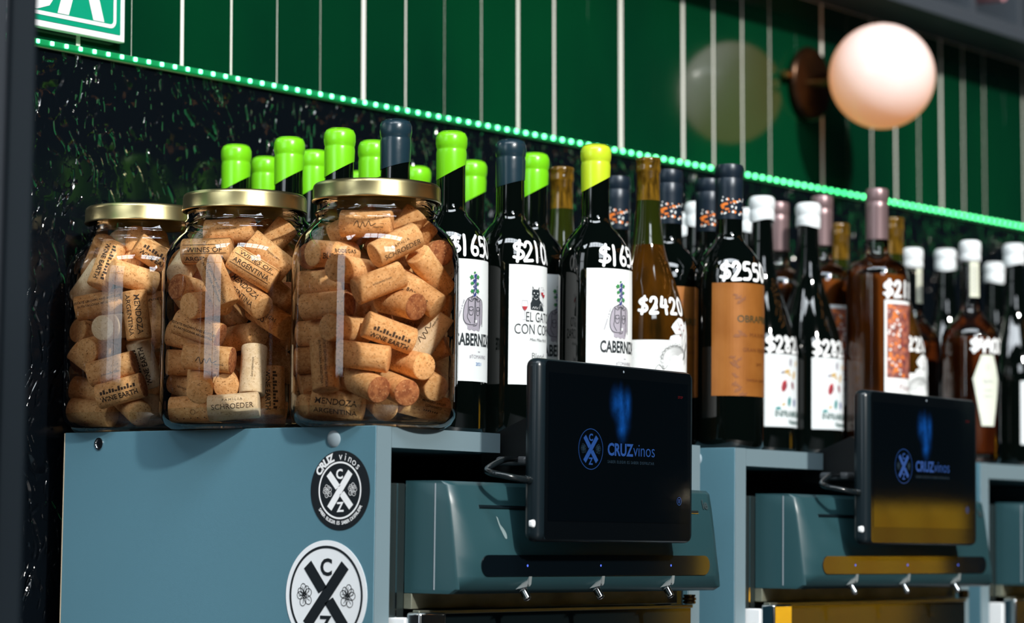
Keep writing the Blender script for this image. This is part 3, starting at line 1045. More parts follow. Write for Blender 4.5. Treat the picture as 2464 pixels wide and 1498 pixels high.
def cork_material(name, c1, c2, c3, scale=260, lo=.42, hi=.62):
    m = mat(name, c1, 0.85, spec=.2)
    nt = m.node_tree
    b = nt.nodes['Principled BSDF']
    tc = nt.nodes.new('ShaderNodeTexCoord')
    oi = nt.nodes.new('ShaderNodeObjectInfo')
    add = nt.nodes.new('ShaderNodeVectorMath')
    nt.links.new(tc.outputs['Object'], add.inputs[0])
    sc = nt.nodes.new('ShaderNodeVectorMath')
    sc.operation = 'SCALE'
    cmb = nt.nodes.new('ShaderNodeCombineXYZ')
    for k in range(3):
        nt.links.new(oi.outputs['Random'], cmb.inputs[k])
    nt.links.new(cmb.outputs[0], sc.inputs[0])
    sc.inputs['Scale'].default_value = 3.0
    nt.links.new(sc.outputs[0], add.inputs[1])
    n1 = nt.nodes.new('ShaderNodeTexNoise')
    n1.inputs['Scale'].default_value = scale
    n1.inputs['Detail'].default_value = 3
    nt.links.new(add.outputs[0], n1.inputs['Vector'])
    n2 = nt.nodes.new('ShaderNodeTexNoise')
    n2.inputs['Scale'].default_value = scale * 2.6
    nt.links.new(add.outputs[0], n2.inputs['Vector'])
    r1 = nt.nodes.new('ShaderNodeMapRange')
    r1.inputs['From Min'].default_value = lo
    r1.inputs['From Max'].default_value = hi
    nt.links.new(n1.outputs[0], r1.inputs[0])
    m1 = nt.nodes.new('ShaderNodeMix')
    m1.data_type = 'RGBA'
    m1.inputs[6].default_value = (*c1, 1)
    m1.inputs[7].default_value = (*c2, 1)
    nt.links.new(r1.outputs[0], m1.inputs[0])
    r2 = nt.nodes.new('ShaderNodeMapRange')
    r2.inputs['From Min'].default_value = .60
    r2.inputs['From Max'].default_value = .70
    nt.links.new(n2.outputs[0], r2.inputs[0])
    m2 = nt.nodes.new('ShaderNodeMix')
    m2.data_type = 'RGBA'
    m2.inputs[7].default_value = (*c3, 1)
    nt.links.new(r2.outputs[0], m2.inputs[0])
    nt.links.new(m1.outputs[2], m2.inputs[6])
    hv = nt.nodes.new('ShaderNodeHueSaturation')
    rv = nt.nodes.new('ShaderNodeMapRange')
    rv.inputs['To Min'].default_value = .92
    rv.inputs['To Max'].default_value = 1.22
    nt.links.new(oi.outputs['Random'], rv.inputs[0])
    nt.links.new(rv.outputs[0], hv.inputs['Value'])
    nt.links.new(m2.outputs[2], hv.inputs['Color'])
    nt.links.new(hv.outputs[0], b.inputs['Base Color'])
    bp = nt.nodes.new('ShaderNodeBump')
    bp.inputs['Strength'].default_value = .35
    bp.inputs['Distance'].default_value = .0006
    nt.links.new(n2.outputs[0], bp.inputs['Height'])
    nt.links.new(bp.outputs[0], b.inputs['Normal'])
    return m


ck_n = cork_material('natural_cork', (0.78, 0.44, 0.19), (0.66, 0.335, 0.125), (0.26, 0.10, 0.028))
ck_p = cork_material('pale_cork', (0.82, 0.64, 0.42), (0.74, 0.55, 0.33), (0.46, 0.30, 0.16))
ck_r = cork_material('wine_stained_cork', (0.42, 0.16, 0.06), (0.25, 0.08, 0.03), (0.60, 0.31, 0.14))
ck_s = cork_material('granulated_cork', (0.52, 0.26, 0.095), (0.36, 0.155, 0.05), (0.74, 0.44, 0.2), 340)
CL, CR = 0.045, 0.0117


def cork_mesh(kind):
    rr = [(0, -CL / 2), (CR - .0012, -CL / 2), (CR - .0003, -CL / 2 + .0005), (CR, -CL / 2 + .0014), (CR * .995, -CL / 4), (CR * .99, 0), (CR * .995, CL / 4), (CR, CL / 2 - .0014), (CR - .0003, CL / 2 - .0005), (CR - .0012, CL / 2), (0, CL / 2)]
    me = lathe_mesh('cork', rr, 28, 45)
    side, end = {'n': (ck_n, ck_n), 'p': (ck_p, ck_p), 'r': (ck_n, ck_r), 's': (ck_s, ck_s)}[kind]
    me.materials.append(side)
    me.materials.append(end)
    for p in me.polygons:
        if p.center.z > CL / 2 - .0012:
            p.material_index = 1
    return me


CORK_ME = {k: cork_mesh(k) for k in 'nprs'}
ink = mat('cork_ink', (0.055, 0.028, 0.014), 0.85)
ink2 = mat('cork_burnt_ink', (0.10, 0.055, 0.03), 0.85)


def cork_art(t):
    # x runs along the cork, y around it (centre of the print at 0)
    if t == 'MENDOZA':
        return join2d(shift(text2d('MENDOZA', .0075, .01), 0, .0022), shift(text2d('ARGENTINA', .0068, .01), 0, -.0062))
    if t == 'WINESOF':
        return join2d(shift(text2d('WINES OF', .0062, .01, sx=1.15), 0, .0022), shift(text2d('ARGENTINA', .0062, .01, sx=1.05), 0, -.0062), rect2d(-.020, .020, .0008, .0013), rect2d(-.020, .020, -.0085, -.0080), rect2d(-.02, .02, .0088, .0093))
    if t == 'WINE':
        blocks = [rect2d(-.017 + k * .0029, -.017 + k * .0029 + .0021, .0015, .0015 + .003 * (.5 + .5 * math.sin(k * 2.3)) + .0015) for k in range(12)]
        return join2d(shift(text2d('WINE EARTH', .0066, .025, sx=.92), 0, -.0055), *blocks)
    if t == 'ESTATE':
        return join2d(shift(text2d('ESTATE GROWN AND BOTTLED', .0030, .01), 0, .0006), shift(text2d('IN PATAGONIA ARGENTINA', .0030, .01), 0, -.0034))
    if t == 'SCHROEDER':
        return join2d(shift(text2d('SCHROEDER', .0066, .0), 0, -.0050), shift(text2d('FAMILIA', .0036, 0, space=1.5), 0, .0022))
    if t == 'BODEGAS':
        return join2d(shift(text2d('BODEGAS', .0046, .02, space=1.2), .005, -.001), shift(text2d('BURGO', .007, .02), -.008, -.007))
    if t == 'BURGO':
        return join2d(shift(text2d('BURGO', .0100, .02), 0, -.003), shift(text2d('BODEGAS', .0036, .0), 0, -.0085))
    if t == 'VINA':
        return shift(text2d('VINA', .0085, .01), 0, -.003)
    if t == 'FINE':
        return join2d(shift(text2d('MENDOZA VALLEY', .0028, .01), .004, .001), shift(text2d('CONVENTO', .0030, .01), .004, -.003), *[disc2d(.0006, 8, -.004 + k * .0022, -.0065, .0009) for k in range(7)])
    if t == 'HOLES':
        return join2d(*[disc2d(.0007, 8, -.015 + k * .0062, -.0062) for k in range(6)], ring2d(.0022, .0003, 14))
    if t == 'SCRIPT':
        return join2d(stroke2d([(-.009, -.001), (-.006, .003), (-.004, -.003), (-.001, .002), (.001, -.002), (.004, .003), (.006, -.001), (.010, .001)], .0006, smooth=5), shift(text2d('reserva', .0030, 0, shear=.3), .012, -.003))
    return join2d(shift(text2d('schroeder.com', .0030, .0), 0, -.001))


def cork_print(t):
    a = cork_art(t)
    return mesh('print', [((CR + .00012) * math.cos(y / CR), -(CR + .00012) * math.sin(y / CR), x) for x, y in a[0]], a[1])


PRINT_ME = {}
PH = {'MENDOZA': 'stamped MENDOZA ARGENTINA', 'WINESOF': 'stamped WINES OF ARGENTINA', 'WINE': 'with a dark WINE print', 'ESTATE': 'with two small printed lines', 'SCHROEDER': 'stamped SCHROEDER', 'BODEGAS': 'stamped BODEGAS',
      'BURGO': 'stamped BURGO', 'VINA': 'stamped VINA', 'FINE': 'with fine print and dots', 'HOLES': 'with a row of dots', 'SCRIPT': 'with a handwritten mark', 'SMALL': 'with one tiny printed line', '': 'plain'}
SHADE = {'n': 'tan', 'p': 'pale', 'r': 'dark-ended', 's': 'speckled'}
recs = []
for j, lst in CORKS.items():
    (jx, jy), where = JARS[j]
    base = Vector((X0 + jx, Y0 + jy, Z0))
    for n, (x, y, z, ax, ay, az, kind, txt) in enumerate(lst):
        P = base + Vector((x, y, z)) / 1000
        a = Vector((ax, ay, az)).normalized()
        view = (EYE - P).normalized()
        s = view - a * view.dot(a)
        if s.length < .05:
            s = a.orthogonal()
        s.normalize()
        # print faces the room; letters upright where possible
        ang = {0: .25, 1: -.3, 2: .05}[n % 3]
        s = (Matrix.Rotation(ang, 3, a) @ s).normalized()
        zax = a
        if zax.dot(RT) < -.2 and txt and n % 4:
            pass
        yax = zax.cross(s)
        o = new('wine_cork', CORK_ME[kind])
        o.matrix_world = Matrix(((s.x, yax.x, zax.x, P.x), (s.y, yax.y, zax.y, P.y), (s.z, yax.z, zax.z, P.z), (0, 0, 0, 1)))
        if txt:
            if txt not in PRINT_ME:
                PRINT_ME[txt] = cork_print(txt)
                PRINT_ME[txt].materials.append(ink if txt not in ('FINE', 'SMALL', 'ESTATE') else ink2)
            pr = new('print', PRINT_ME[txt], None, o)
            # reading direction: x of the print along the cork; flip so that letters are not upside down
            up_im = -yax.dot(UP)
            if up_im < 0 and abs(zax.dot(UP)) < .8:
                pr.rotation_euler = (math.pi, 0, 0)
        cosv = abs(a.dot(view))
        pose = 'seen end-on' if cosv > .80 else ('standing upright' if abs(a.z) > .75 else ('leaning' if abs(a.z) > .35 else 'lying flat'))
        q = P - EYE
        sxp = q.dot(RT) / q.dot(FW) - (base - EYE).dot(RT) / (base - EYE).dot(FW)
        hid = n >= NVIS[j]
        recs.append([o, j, where, kind, txt, pose, P.z - Z0, sxp, hid])
from collections import defaultdict
for rr in recs:
    o, j, where, kind, txt, pose, hz, sx_, hid = rr
    if hid:
        tag(o, 'wine cork buried behind the others inside the %s jar' % where, 'cork', 'hidden corks in the %s jar' % where)
        continue
    row = ['bottom', 'lower', 'middle', 'upper', 'top'][min(4, int(hz / .036))]
    colm = 'left' if sx_ < -.011 else ('right' if sx_ > .011 else 'centre')
    rr.append('%s cork %s, %s, %s %s of the %s jar' % (SHADE[kind], PH[txt], pose, row, colm, where) if txt else 'plain %s cork %s, %s %s of the %s jar' % (SHADE[kind], pose, row, colm, where))
grp = defaultdict(list)
for rr in recs:
    if not rr[8]:
        grp[rr[9]].append(rr)
ORD = ['left', 'right']
for lab, g in grp.items():
    g.sort(key=lambda r: r[7])
    for k, rr in enumerate(g):
        extra = ''
        if len(g) == 2:
            extra = ', %s one' % ORD[k]
        elif len(g) > 2:
            extra = ', %s from left' % ('first', 'second', 'third', 'fourth', 'fifth', 'sixth')[k]
        tag(rr[0], lab + extra, 'cork', 'visible corks in the %s jar' % rr[2])

# ------------------------------------------------------------------ bottles
dark_glass = mat('dark_green_bottle_glass', (0.0010, 0.0020, 0.0016), 0.035, spec=.6)
amber = mat('amber_bottle_glass', (0.050, 0.018, 0.0015), 0.04, spec=.6, vary=(60, (0.012, 0.006, 0.001), .4, .7, (1, 1, .2)))
olive = mat('olive_glass_neck', (0.013, 0.018, 0.002), 0.05, spec=.6)
cork_in = mat('cork_through_glass', (0.15, 0.078, 0.007), 0.10, spec=.6, vary=(220, (0.045, 0.024, 0.003), .4, .65, (1, 1, .3)))
bclear = clear_glass('clear_bottle_glass', (0.88, 0.86, 0.80))
rose = mat('amber_wine', (0.30, 0.085, 0.012), 0.15, trans=.35, vary=(25, (0.12, 0.03, 0.006), .4, .65, (1, 1, .15)))
whisky = mat('dark_amber_spirit', (0.20, 0.045, 0.010), 0.12, trans=.35, vary=(25, (0.06, 0.012, 0.004), .4, .65, (1, 1, .15)))
wax_green = mat('lime_wax', (0.16, 0.56, 0.008), 0.26, bump=(90, .06, .001, (1, 1, 1), 'noise'))
wax_lime = mat('yellow_lime_wax', (0.50, 0.66, 0.022), 0.26, bump=(90, .06, .001, (1, 1, 1), 'noise'))
wax_navy = mat('navy_wax', (0.009, 0.026, 0.038), 0.26, bump=(120, .15, .001, (1, 1, 1), 'noise'))
wax_white = mat('white_wax', (0.72, 0.76, 0.78), 0.4, bump=(110, .2, .0015, (1, 1, .6), 'noise'))
foil_navy = mat('navy_foil', (0.007, 0.016, 0.028), 0.35, .2)
foil_mauve = mat('mauve_foil', (0.23, 0.155, 0.16), 0.35, .5)
paper = mat('white_label_paper', (0.84, 0.87, 0.87), 0.6)
paper_cool = mat('speckled_label_paper', (0.72, 0.76, 0.78), 0.6)
copper_paper = mat('copper_label', (0.29, 0.10, 0.017), 0.36, .25, vary=(40, (0.35, 0.13, 0.026), .35, .65, (1, 1, 1)))
marker = mat('white_marker', (0.92, 0.94, 0.95), 0.45)
ink_b = mat('label_black', (0.012, 0.02, 0.025), 0.6)
ink_g = mat('label_grey', (0.30, 0.28, 0.33), 0.6)
ink_l = mat('label_light_grey', (0.40, 0.37, 0.43), 0.6)
ink_green = mat('label_green', (0.03, 0.24, 0.06), 0.6)
ink_blue = mat('label_blue', (0.03, 0.05, 0.22), 0.6)
ink_red = mat('label_red', (0.42, 0.02, 0.03), 0.6)
ink_or = mat('label_orange', (0.80, 0.20, 0.02), 0.6)
ink_br = mat('label_brown', (0.14, 0.038, 0.008), 0.5)
ink_teal = mat('label_teal', (0.05, 0.25, 0.25), 0.6)
ink_wine = mat('label_wine', (0.22, 0.035, 0.05), 0.6)
ink_gold = mat('label_gold', (0.55, 0.36, 0.12), 0.6)

PROFILE = {
    'bordeaux': [(0, .006), (.020, .005), (.030, .0005), (.0335, 0), (.0357, .003), (.0365, .010), (.0365, .150), (.0362, .168), (.0357, .176), (.0347, .1845), (.0326, .191), (.0287, .198), (.0237, .205), (.0172, .2115), (.0145, .2175), (.0138, .223), (.0134, .284), (.0130, .292), (0, .292)],
    'burgundy': [(0, .008), (.022, .006), (.032, .0005), (.0365, 0), (.0388, .003), (.0395, .010), (.0395, .114), (.0384, .127), (.0360, .139), (.0325, .152), (.0286, .1645), (.0240, .178), (.0200, .190), (.0168, .203), (.0147, .215), (.0131, .230), (.0121, .2486), (.0117, .262), (.0117, .276), (.0125, .277), (.0128, .280), (.0122, .283), (.0120, .287), (.0126, .288), (.0126, .291), (.0118, .292), (0, .292)],
    'square': [(0, .006), (.028, .004), (.0335, 0), (.0355, .003), (.0360, .009), (.0360, .205), (.0352, .214), (.0325, .221), (.0270, .226), (.0190, .229), (.0145, .233), (.0130, .240), (.0125, .252), (.0122, .308), (.0115, .310), (0, .310)],
    'spirit': [(0, .008), (.026, .006), (.0315, 0), (.0335, .003), (.0342, .009), (.0342, .140), (.0335, .150), (.0305, .159), (.0250, .166), (.0180, .172), (.0135, .178), (.0118, .186), (.0112, .200), (.0110, .258), (.0105, .262), (0, .262)],
}


def radius_at(kind):
    P = [p for p in PROFILE[kind] if p[0] > 0.001][2:]

    def r(z):
        for (r0, z0), (r1, z1) in zip(P, P[1:]):
            if z0 <= z <= z1 and z1 > z0:
                return r0 + (r1 - r0) * (z - z0) / (z1 - z0)
        return P[-1][0]
    return r


BME = {}


def bottle_mesh(kind, m, seg=48):
    k = (kind, m.name)
    if k not in BME:
        me = lathe_mesh('glass', PROFILE[kind], seg, 55)
        me.materials.append(m)
        BME[k] = me
    return BME[k]


def wrap(kind, off, rref=None):
    rf = radius_at(kind)
    rr = rref or PROFILE[kind][6][0]

    def fn(s, z):
        a = s / rr
        r = rf(z) + off
        return (r * math.sin(a), -r * math.cos(a), z)
    return fn


GLY = {
    '$': [[(.52, .78), (.30, .86), (.08, .74), (.12, .58), (.46, .44), (.54, .26), (.34, .12), (.04, .18)], [(.36, 1.0), (.30, .5), (.22, -.04)]],
    '0': [[(.30, .98), (.10, .76), (.06, .40), (.20, .04), (.40, .06), (.52, .40), (.48, .80), (.30, .98)]],
    '1': [[(.26, .98), (.24, .5), (.24, .02)]],
    '2': [[(.06, .74), (.18, .94), (.40, .92), (.46, .70), (.28, .36), (.06, .08), (.10, .04), (.52, .08)]],
    '4': [[(.18, .96), (.06, .46), (.10, .42), (.52, .44)], [(.44, .80), (.42, .4), (.40, .0)]],
    '5': [[(.50, .94), (.16, .92), (.12, .56), (.36, .58), (.50, .34), (.38, .08), (.08, .06)]],
    '6': [[(.46, .96), (.20, .66), (.08, .30), (.22, .04), (.44, .12), (.46, .36), (.24, .42), (.10, .26)]],
    '8': [[(.40, .84), (.20, .94), (.10, .76), (.44, .34), (.34, .06), (.12, .14), (.14, .38), (.44, .70), (.40, .84)]],
}


def price_art(s, h, w, step):
    arts = []
    rnd = random.Random(s)
    for i, ch in enumerate(s):
        for st in GLY[ch]:
            pts = [(x * h * .95 + i * step + rnd.uniform(-.0003, .0003), y * h + rnd.uniform(-.0003, .0003) - .0006 * (i % 2)) for x, y in st]
            arts.append(stroke2d(pts, w, smooth=6))
    return join2d(*arts)


def ang(deg, r=.0365):
    return math.radians(deg) * r


def label_sheet(name, kind, a0, a1, z0, z1, m, parent, off=.00025):
    r = PROFILE[kind][6][0]
    nx = max(8, int((a1 - a0) / 5))
    return lay(name, rect2d(ang(a0, r), ang(a1, r), z0, z1, nx, 3), m, parent, wrap(kind, off))


# ---- label drawings ---------------------------------------------------------
def draw_grape_man(lb, kind):
    f1, f2, f3 = wrap(kind, .0005), wrap(kind, .0007), wrap(kind, .0009)
    cx = -.0068
    sh = poly2d([(cx - .0022, .1336), (cx - .0078, .1308), (cx - .0106, .1262), (cx - .0118, .1180), (cx - .0122, .1110), (cx - .0100, .1068), (cx - .0076, .1050), (cx - .0076, .1018), (cx - .0050, .1006), (cx - .0025, .1016), (cx, .1000), (cx + .003, .1012), (cx + .0062, .1000), (cx + .0075, .1015), (cx + .0082, .1052), (cx + .0108, .1080), (cx + .0112, .1200), (cx + .0104, .1268), (cx + .0080, .1308), (cx + .0030, .1336)], .004)
    lay('shirt_print', sh, ink_l, lb, f1)
    lines = [stroke2d(p, .00055, smooth=4) for p in (
        [(cx - .0015, .1330), (cx - .0080, .1300), (cx - .0112, .1225), (cx - .0120, .1130), (cx - .0095, .1075), (cx - .004, .1060), (cx + .0010, .1068)],
        [(cx - .0068, .129), (cx - .0072, .118), (cx - .0078, .113), (cx - .0045, .1075)], [(cx + .0025, .133), (cx + .0095, .1295), (cx + .0108, .122), (cx + .0105, .105)],
        [(cx + .0068, .129), (cx + .0072, .118), (cx + .0068, .103)], [(cx + .0004, .131), (cx + .0002, .120), (cx, .108)], [(cx + .0014, .131), (cx + .0012, .120), (cx + .001, .110)],
        [(cx - .0022, .1338), (cx - .0034, .1296), (cx - .0002, .1316)], [(cx + .0030, .1338), (cx + .0042, .1296), (cx + .001, .1316)], [(cx - .0070, .1300), (cx - .0034, .1280), (cx - .0002, .1310)], [(cx + .0072, .1300), (cx + .0042, .1280), (cx + .001, .1310)],
        [(cx - .006, .1225), (cx - .0018, .1225), (cx - .0018, .1165), (cx - .004, .1150), (cx - .006, .1165), (cx - .006, .1225)], [(cx - .006, .1205), (cx - .004, .1190), (cx - .0018, .1205)],
        [(cx + .0026, .1225), (cx + .0060, .1225), (cx + .0060, .1165), (cx + .0044, .1150), (cx + .0026, .1165), (cx + .0026, .1225)], [(cx + .0026, .1205), (cx + .0044, .1190), (cx + .0060, .1205)],
        [(cx - .0002, .1085), (cx + .0022, .1092), (cx + .0032, .1075), (cx + .002, .1055), (cx - .0015, .1050)])]
    lay('shirt_lines', join2d(*lines), ink_b, lb, f2)
    cup = poly2d([(cx + .0010, .1105), (cx + .0032, .1108), (cx + .0030, .1082), (cx + .0012, .1080)])
    lay('cup_print', cup, paper, lb, f3)
    rnd = random.Random(3)
    gr = [disc2d(.0010, 8, cx + .0006 + rnd.uniform(-.0022, .0022) * (1 - .25 * k / 34), .1335 + .0195 * k / 34) for k in range(36)]
    lay('grapes_print', join2d(*gr), ink_blue, lb, f2)
    hl = [disc2d(.0004, 6, cx + .0004 + rnd.uniform(-.0020, .0020), .1345 + .018 * k / 22) for k in range(22)]
    lay('grape_highlights', join2d(*hl), ink_l, lb, f3)
    lv = []
    for x, z, s_, r_ in ((-.0034, .1510, 1.15, .4), (.0038, .1515, 1.0, -.3), (-.0030, .1452, .9, .3), (.0036, .1450, .8, -.4), (-.0028, .1378, 1.0, .5), (.0036, .1380, 1.1, -.5), (0, .1555, .6, 0)):
        pts = [(0, .0022), (.0010, .0010), (.0024, .0010), (.0014, -.0002), (.0018, -.0018), (0, -.0012), (-.0018, -.0018), (-.0014, -.0002), (-.0024, .0010), (-.0010, .0010)]
        lv.append(shift(poly2d([(a * s_, b * s_) for a, b in pts]), cx + x, z, r_))
    lay('leaves_print', join2d(*lv), ink_green, lb, f3)
    lay('name_print', shift(text2d('CABERNIZATE', .0158, .03, sx=.555), 0, .0868), ink_b, lb, f1)
    lay('small_print', join2d(shift(text2d('#TOMAVINO', .0050, 0, sx=.8), 0, .0745), shift(text2d('..', .007, .03), 0, .0805), shift(text2d('tomatelo a la vez', .0032, 0, shear=.2), -.0205, .1185, math.radians(72))), ink_g, lb, f1)
    lay('year_print', shift(text2d('2021', .0042, .01), 0, .0680), mat('label_sky', (.05, .2, .5), .6), lb, f1)


def draw_cat(lb, kind):
    f1, f2, f3 = wrap(kind, .0005), wrap(kind, .0007), wrap(kind, .0009)
    cx = -.0030
    cat = poly2d([(cx - .0080, .1250), (cx - .0084, .1310), (cx - .0066, .1345), (cx - .0068, .1400), (cx - .0062, .1480), (cx - .0040, .1448), (cx + .0010, .1448), (cx + .0030, .1478), (cx + .0038, .1400), (cx + .0038, .1350), (cx + .009, .131), (cx + .0105, .1245)], .003)
    lay('cat_print', cat, ink_b, lb, f1)
    w = [disc2d(.0007, 10, cx - .0042, .1412), disc2d(.0007, 10, cx + .0004, .1410), poly2d([(cx - .0024, .1392), (cx - .0012, .1392), (cx - .0018, .1384)])]
    w += [stroke2d(p, .0004, smooth=4) for p in ([(cx - .0040, .1362), (cx - .0018, .1350), (cx + .0006, .1364)], [(cx - .0082, .1392), (cx - .0054, .1382)], [(cx - .0082, .1374), (cx - .0054, .1372)], [(cx + .0020, .1384), (cx + .0050, .1390)], [(cx + .0020, .1372), (cx + .0050, .1370)],
          [(cx - .0062, .1262), (cx - .0048, .1280), (cx - .0034, .1262), (cx - .0020, .1282), (cx - .0004, .1262), (cx + .0012, .1280)], [(cx + .003, .126), (cx + .005, .1315), (cx + .009, .128)])]
    w += [poly2d([(cx - .0064, .1460), (cx - .0058, .1440), (cx - .0048, .1446)]), poly2d([(cx + .0028, .1462), (cx + .0022, .1446), (cx + .0034, .1440)])]
    lay('cat_face_print', join2d(*w), paper, lb, f2)

    def glass(x, z, s_):
        return [stroke2d([(x - .0022 * s_, z + .0085 * s_), (x - .0028 * s_, z + .0045 * s_), (x - .0014 * s_, z + .0012 * s_), (x, z), (x + .0014 * s_, z + .0012 * s_), (x + .0028 * s_, z + .0045 * s_), (x + .0022 * s_, z + .0085 * s_)], .0003, smooth=4),
                stroke2d([(x - .0022 * s_, z + .0085 * s_), (x + .0022 * s_, z + .0085 * s_)], .0003), stroke2d([(x, z), (x, z - .0075 * s_)], .0003), stroke2d([(x - .002 * s_, z - .0076 * s_), (x + .002 * s_, z - .0076 * s_)], .0003)]
    gl, wn = [], []
    for x, z, s_ in ((-.0175, .1238, 1.15), (.0045, .1392, .95), (.0072, .1372, .95)):
        gl += glass(x, z, s_)
        wn.append(poly2d([(x - .0024 * s_, z + .0036 * s_), (x - .0014 * s_, z + .0012 * s_), (x, z + .0002), (x + .0014 * s_, z + .0012 * s_), (x + .0024 * s_, z + .0036 * s_)]))
    lay('glass_print', join2d(*gl), ink_g, lb, f2)
    lay('wine_print', join2d(*wn), ink_red, lb, f3)
    lay('name_print', join2d(shift(text2d('EL GATO', .0135, .0, sx=.66), .0016, .1135), shift(text2d('CON COPAS', .0140, .0, sx=.70), .0002, .1015)), ink_b, lb, f1)
    lay('small_print', join2d(shift(text2d('Miau Miau Pa Pa', .0040, 0, shear=.3), .001, .0950), shift(text2d('Blend', .0085, -.012), .0, .0780)), ink_b, lb, f1)


def draw_armadillo(lb, kind):
    f1, f2 = wrap(kind, .0006), wrap(kind, .0008)
    r = PROFILE[kind][6][0]
    arts = []
    cx, cz = -.006, .086
    for k in range(7):
        a0 = math.radians(35 + k * 3)
        rr = .017 - k * .0018
        arts.append(stroke2d([(cx + rr * math.cos(a0 + t * .32), cz + rr * .8 * math.sin(a0 + t * .32)) for t in range(9)], .00035))
    for k in range(26):
        a = math.radians(-10 + k * 9)
        q = .0165 + .0022 * (k % 2)
        x, z = cx + q * math.cos(a), cz + q * .8 * math.sin(a)
        arts.append(shift(stroke2d([(-.0022, 0), (0, .0012), (.0024, 0), (0, -.0012), (-.0022, 0)], .0003, smooth=3), x, z, a + 1.2))
    for k in range(5):
        arts.append(shift(poly2d([(-.0035, 0), (0, .0012), (.0035, .0002), (0, -.001)]), cx + .014 + .0016 * k, cz + .002 + .0035 * k, .8 + k * .3))
    arts.append(stroke2d([(cx - .024, cz - .012), (cx - .020, cz - .006), (cx - .014, cz - .010), (cx - .010, cz - .006)], .0006, smooth=4))
    for p in ([(.004, .098), (.004, .112), (-.003, .124)], [(.004, .108), (.010, .120)], [(.004, .112), (-.010, .1105)], [(.006, .100), (.013, .112)]):
        arts.append(stroke2d(p, .0005, smooth=4))
    lay('drawing', join2d(*arts), ink_b, lb, f1)
    lay('berries_print', join2d(*[disc2d(.0011, 8, x, z) for x, z in ((-.001, .1165), (.001, .1105), (.0075, .116), (.003, .121))]), ink_wine, lb, f2)
    lay('side_lettering', shift(text2d('NATURALEZA', .0038, .01, space=1.3), ang(-82, r), .084, math.radians(90)), ink_b, lb, f1)


def draw_obra(lb, kind):
    f1 = wrap(kind, .0005)
    lay('name_print', shift(text2d('OBRAPRIMA', .0100, .012, sx=1.0), 0.0, .128), mat('label_moss', (.03, .035, .012), .5), lb, f1)
    lay('small_print', join2d(shift(text2d('MAXIMUS', .0062, 0, space=1.2), .002, .113), shift(text2d('GRAN RESERVA', .0056, 0, space=1.1), 0, .098), shift(text2d('2019', .0046, 0), 0, .084), shift(text2d('FAMILIA CASSONE', .0040, 0), .0, .0678), stroke2d([(-.0175, .066), (.0175, .066), (.0175, .0725), (-.0175, .0725)], .0004, True)), ink_br, lb, f1)
    rnd = random.Random(5)
    fl = []
    for x, z in ((-.026, .153), (-.024, .149), (-.021, .151), (-.029, .1555), (-.027, .114), (-.0225, .1165), (-.019, .115), (-.032, .092), (-.029, .088), (-.0245, .090), (-.031, .085), (-.0275, .0835), (-.029, .0735), (-.028, .064), (-.0245, .0625), (-.026, .059), (-.0225, .055), (-.0195, .0545), (-.03, .0655)):
        s_ = rnd.uniform(1.0, 1.7)
        fl.append(shift(poly2d([(-.003 * s_, 0), (-.001 * s_, .0014 * s_), (.001 * s_, .0006 * s_), (.003 * s_, .001 * s_), (.0015 * s_, -.0012 * s_), (-.001 * s_, -.0008 * s_)]), x, z, rnd.uniform(-.8, .8)))
    lay('flourish_print', join2d(*fl), mat('label_rust', (.20, .062, .010), .5), lb, f1)['kind'] = 'stuff'


def draw_infra(lb, kind):
    f1, f2 = wrap(kind, .0005), wrap(kind, .0007)
    sets = {'red': ([(-.012, .078, 1.5, 1.2)], ink_red), 'wine': ([(-.011, .0765, 1.1, 1.1), (.002, .079, 1.0, 1.8)], ink_wine), 'teal': ([(-.004, .061, 1.2, 1.4), (-.020, .053, .8, 0)], ink_teal), 'blue': ([(.006, .0600, 1.0, 1.5)], ink_blue),
            'gold': ([(-.008, .094, 1.0, .2), (.005, .0905, 1.1, 1.2), (-.013, .0575, .6, .5), (-.004, .091, .6, -.4), (.010, .1035, .8, 1.2)], ink_gold), 'grey': ([(-.002, .1045, 1.0, 1.5), (-.014, .093, .7, .3)], ink_g)}
    for k, (l_, m_) in sets.items():
        arts = [shift(poly2d([(-.0050 * s_, 0), (-.0025 * s_, .0022 * s_), (.002 * s_, .0027 * s_), (.0052 * s_, .0005 * s_), (.0022 * s_, -.0021 * s_), (-.0027 * s_, -.0017 * s_)]), x, z, a) for x, z, s_, a in l_]
        lay('%s_print' % k, join2d(*arts), m_, lb, f1)
    lay('name_print', join2d(shift(text2d('INFRAMUNDO', .0100, .03, sx=.86), .004, .0440), shift(text2d('Natural', .0075, .03), .006, .0362)), mat('label_slate', (.06, .12, .11), .6), lb, f1)


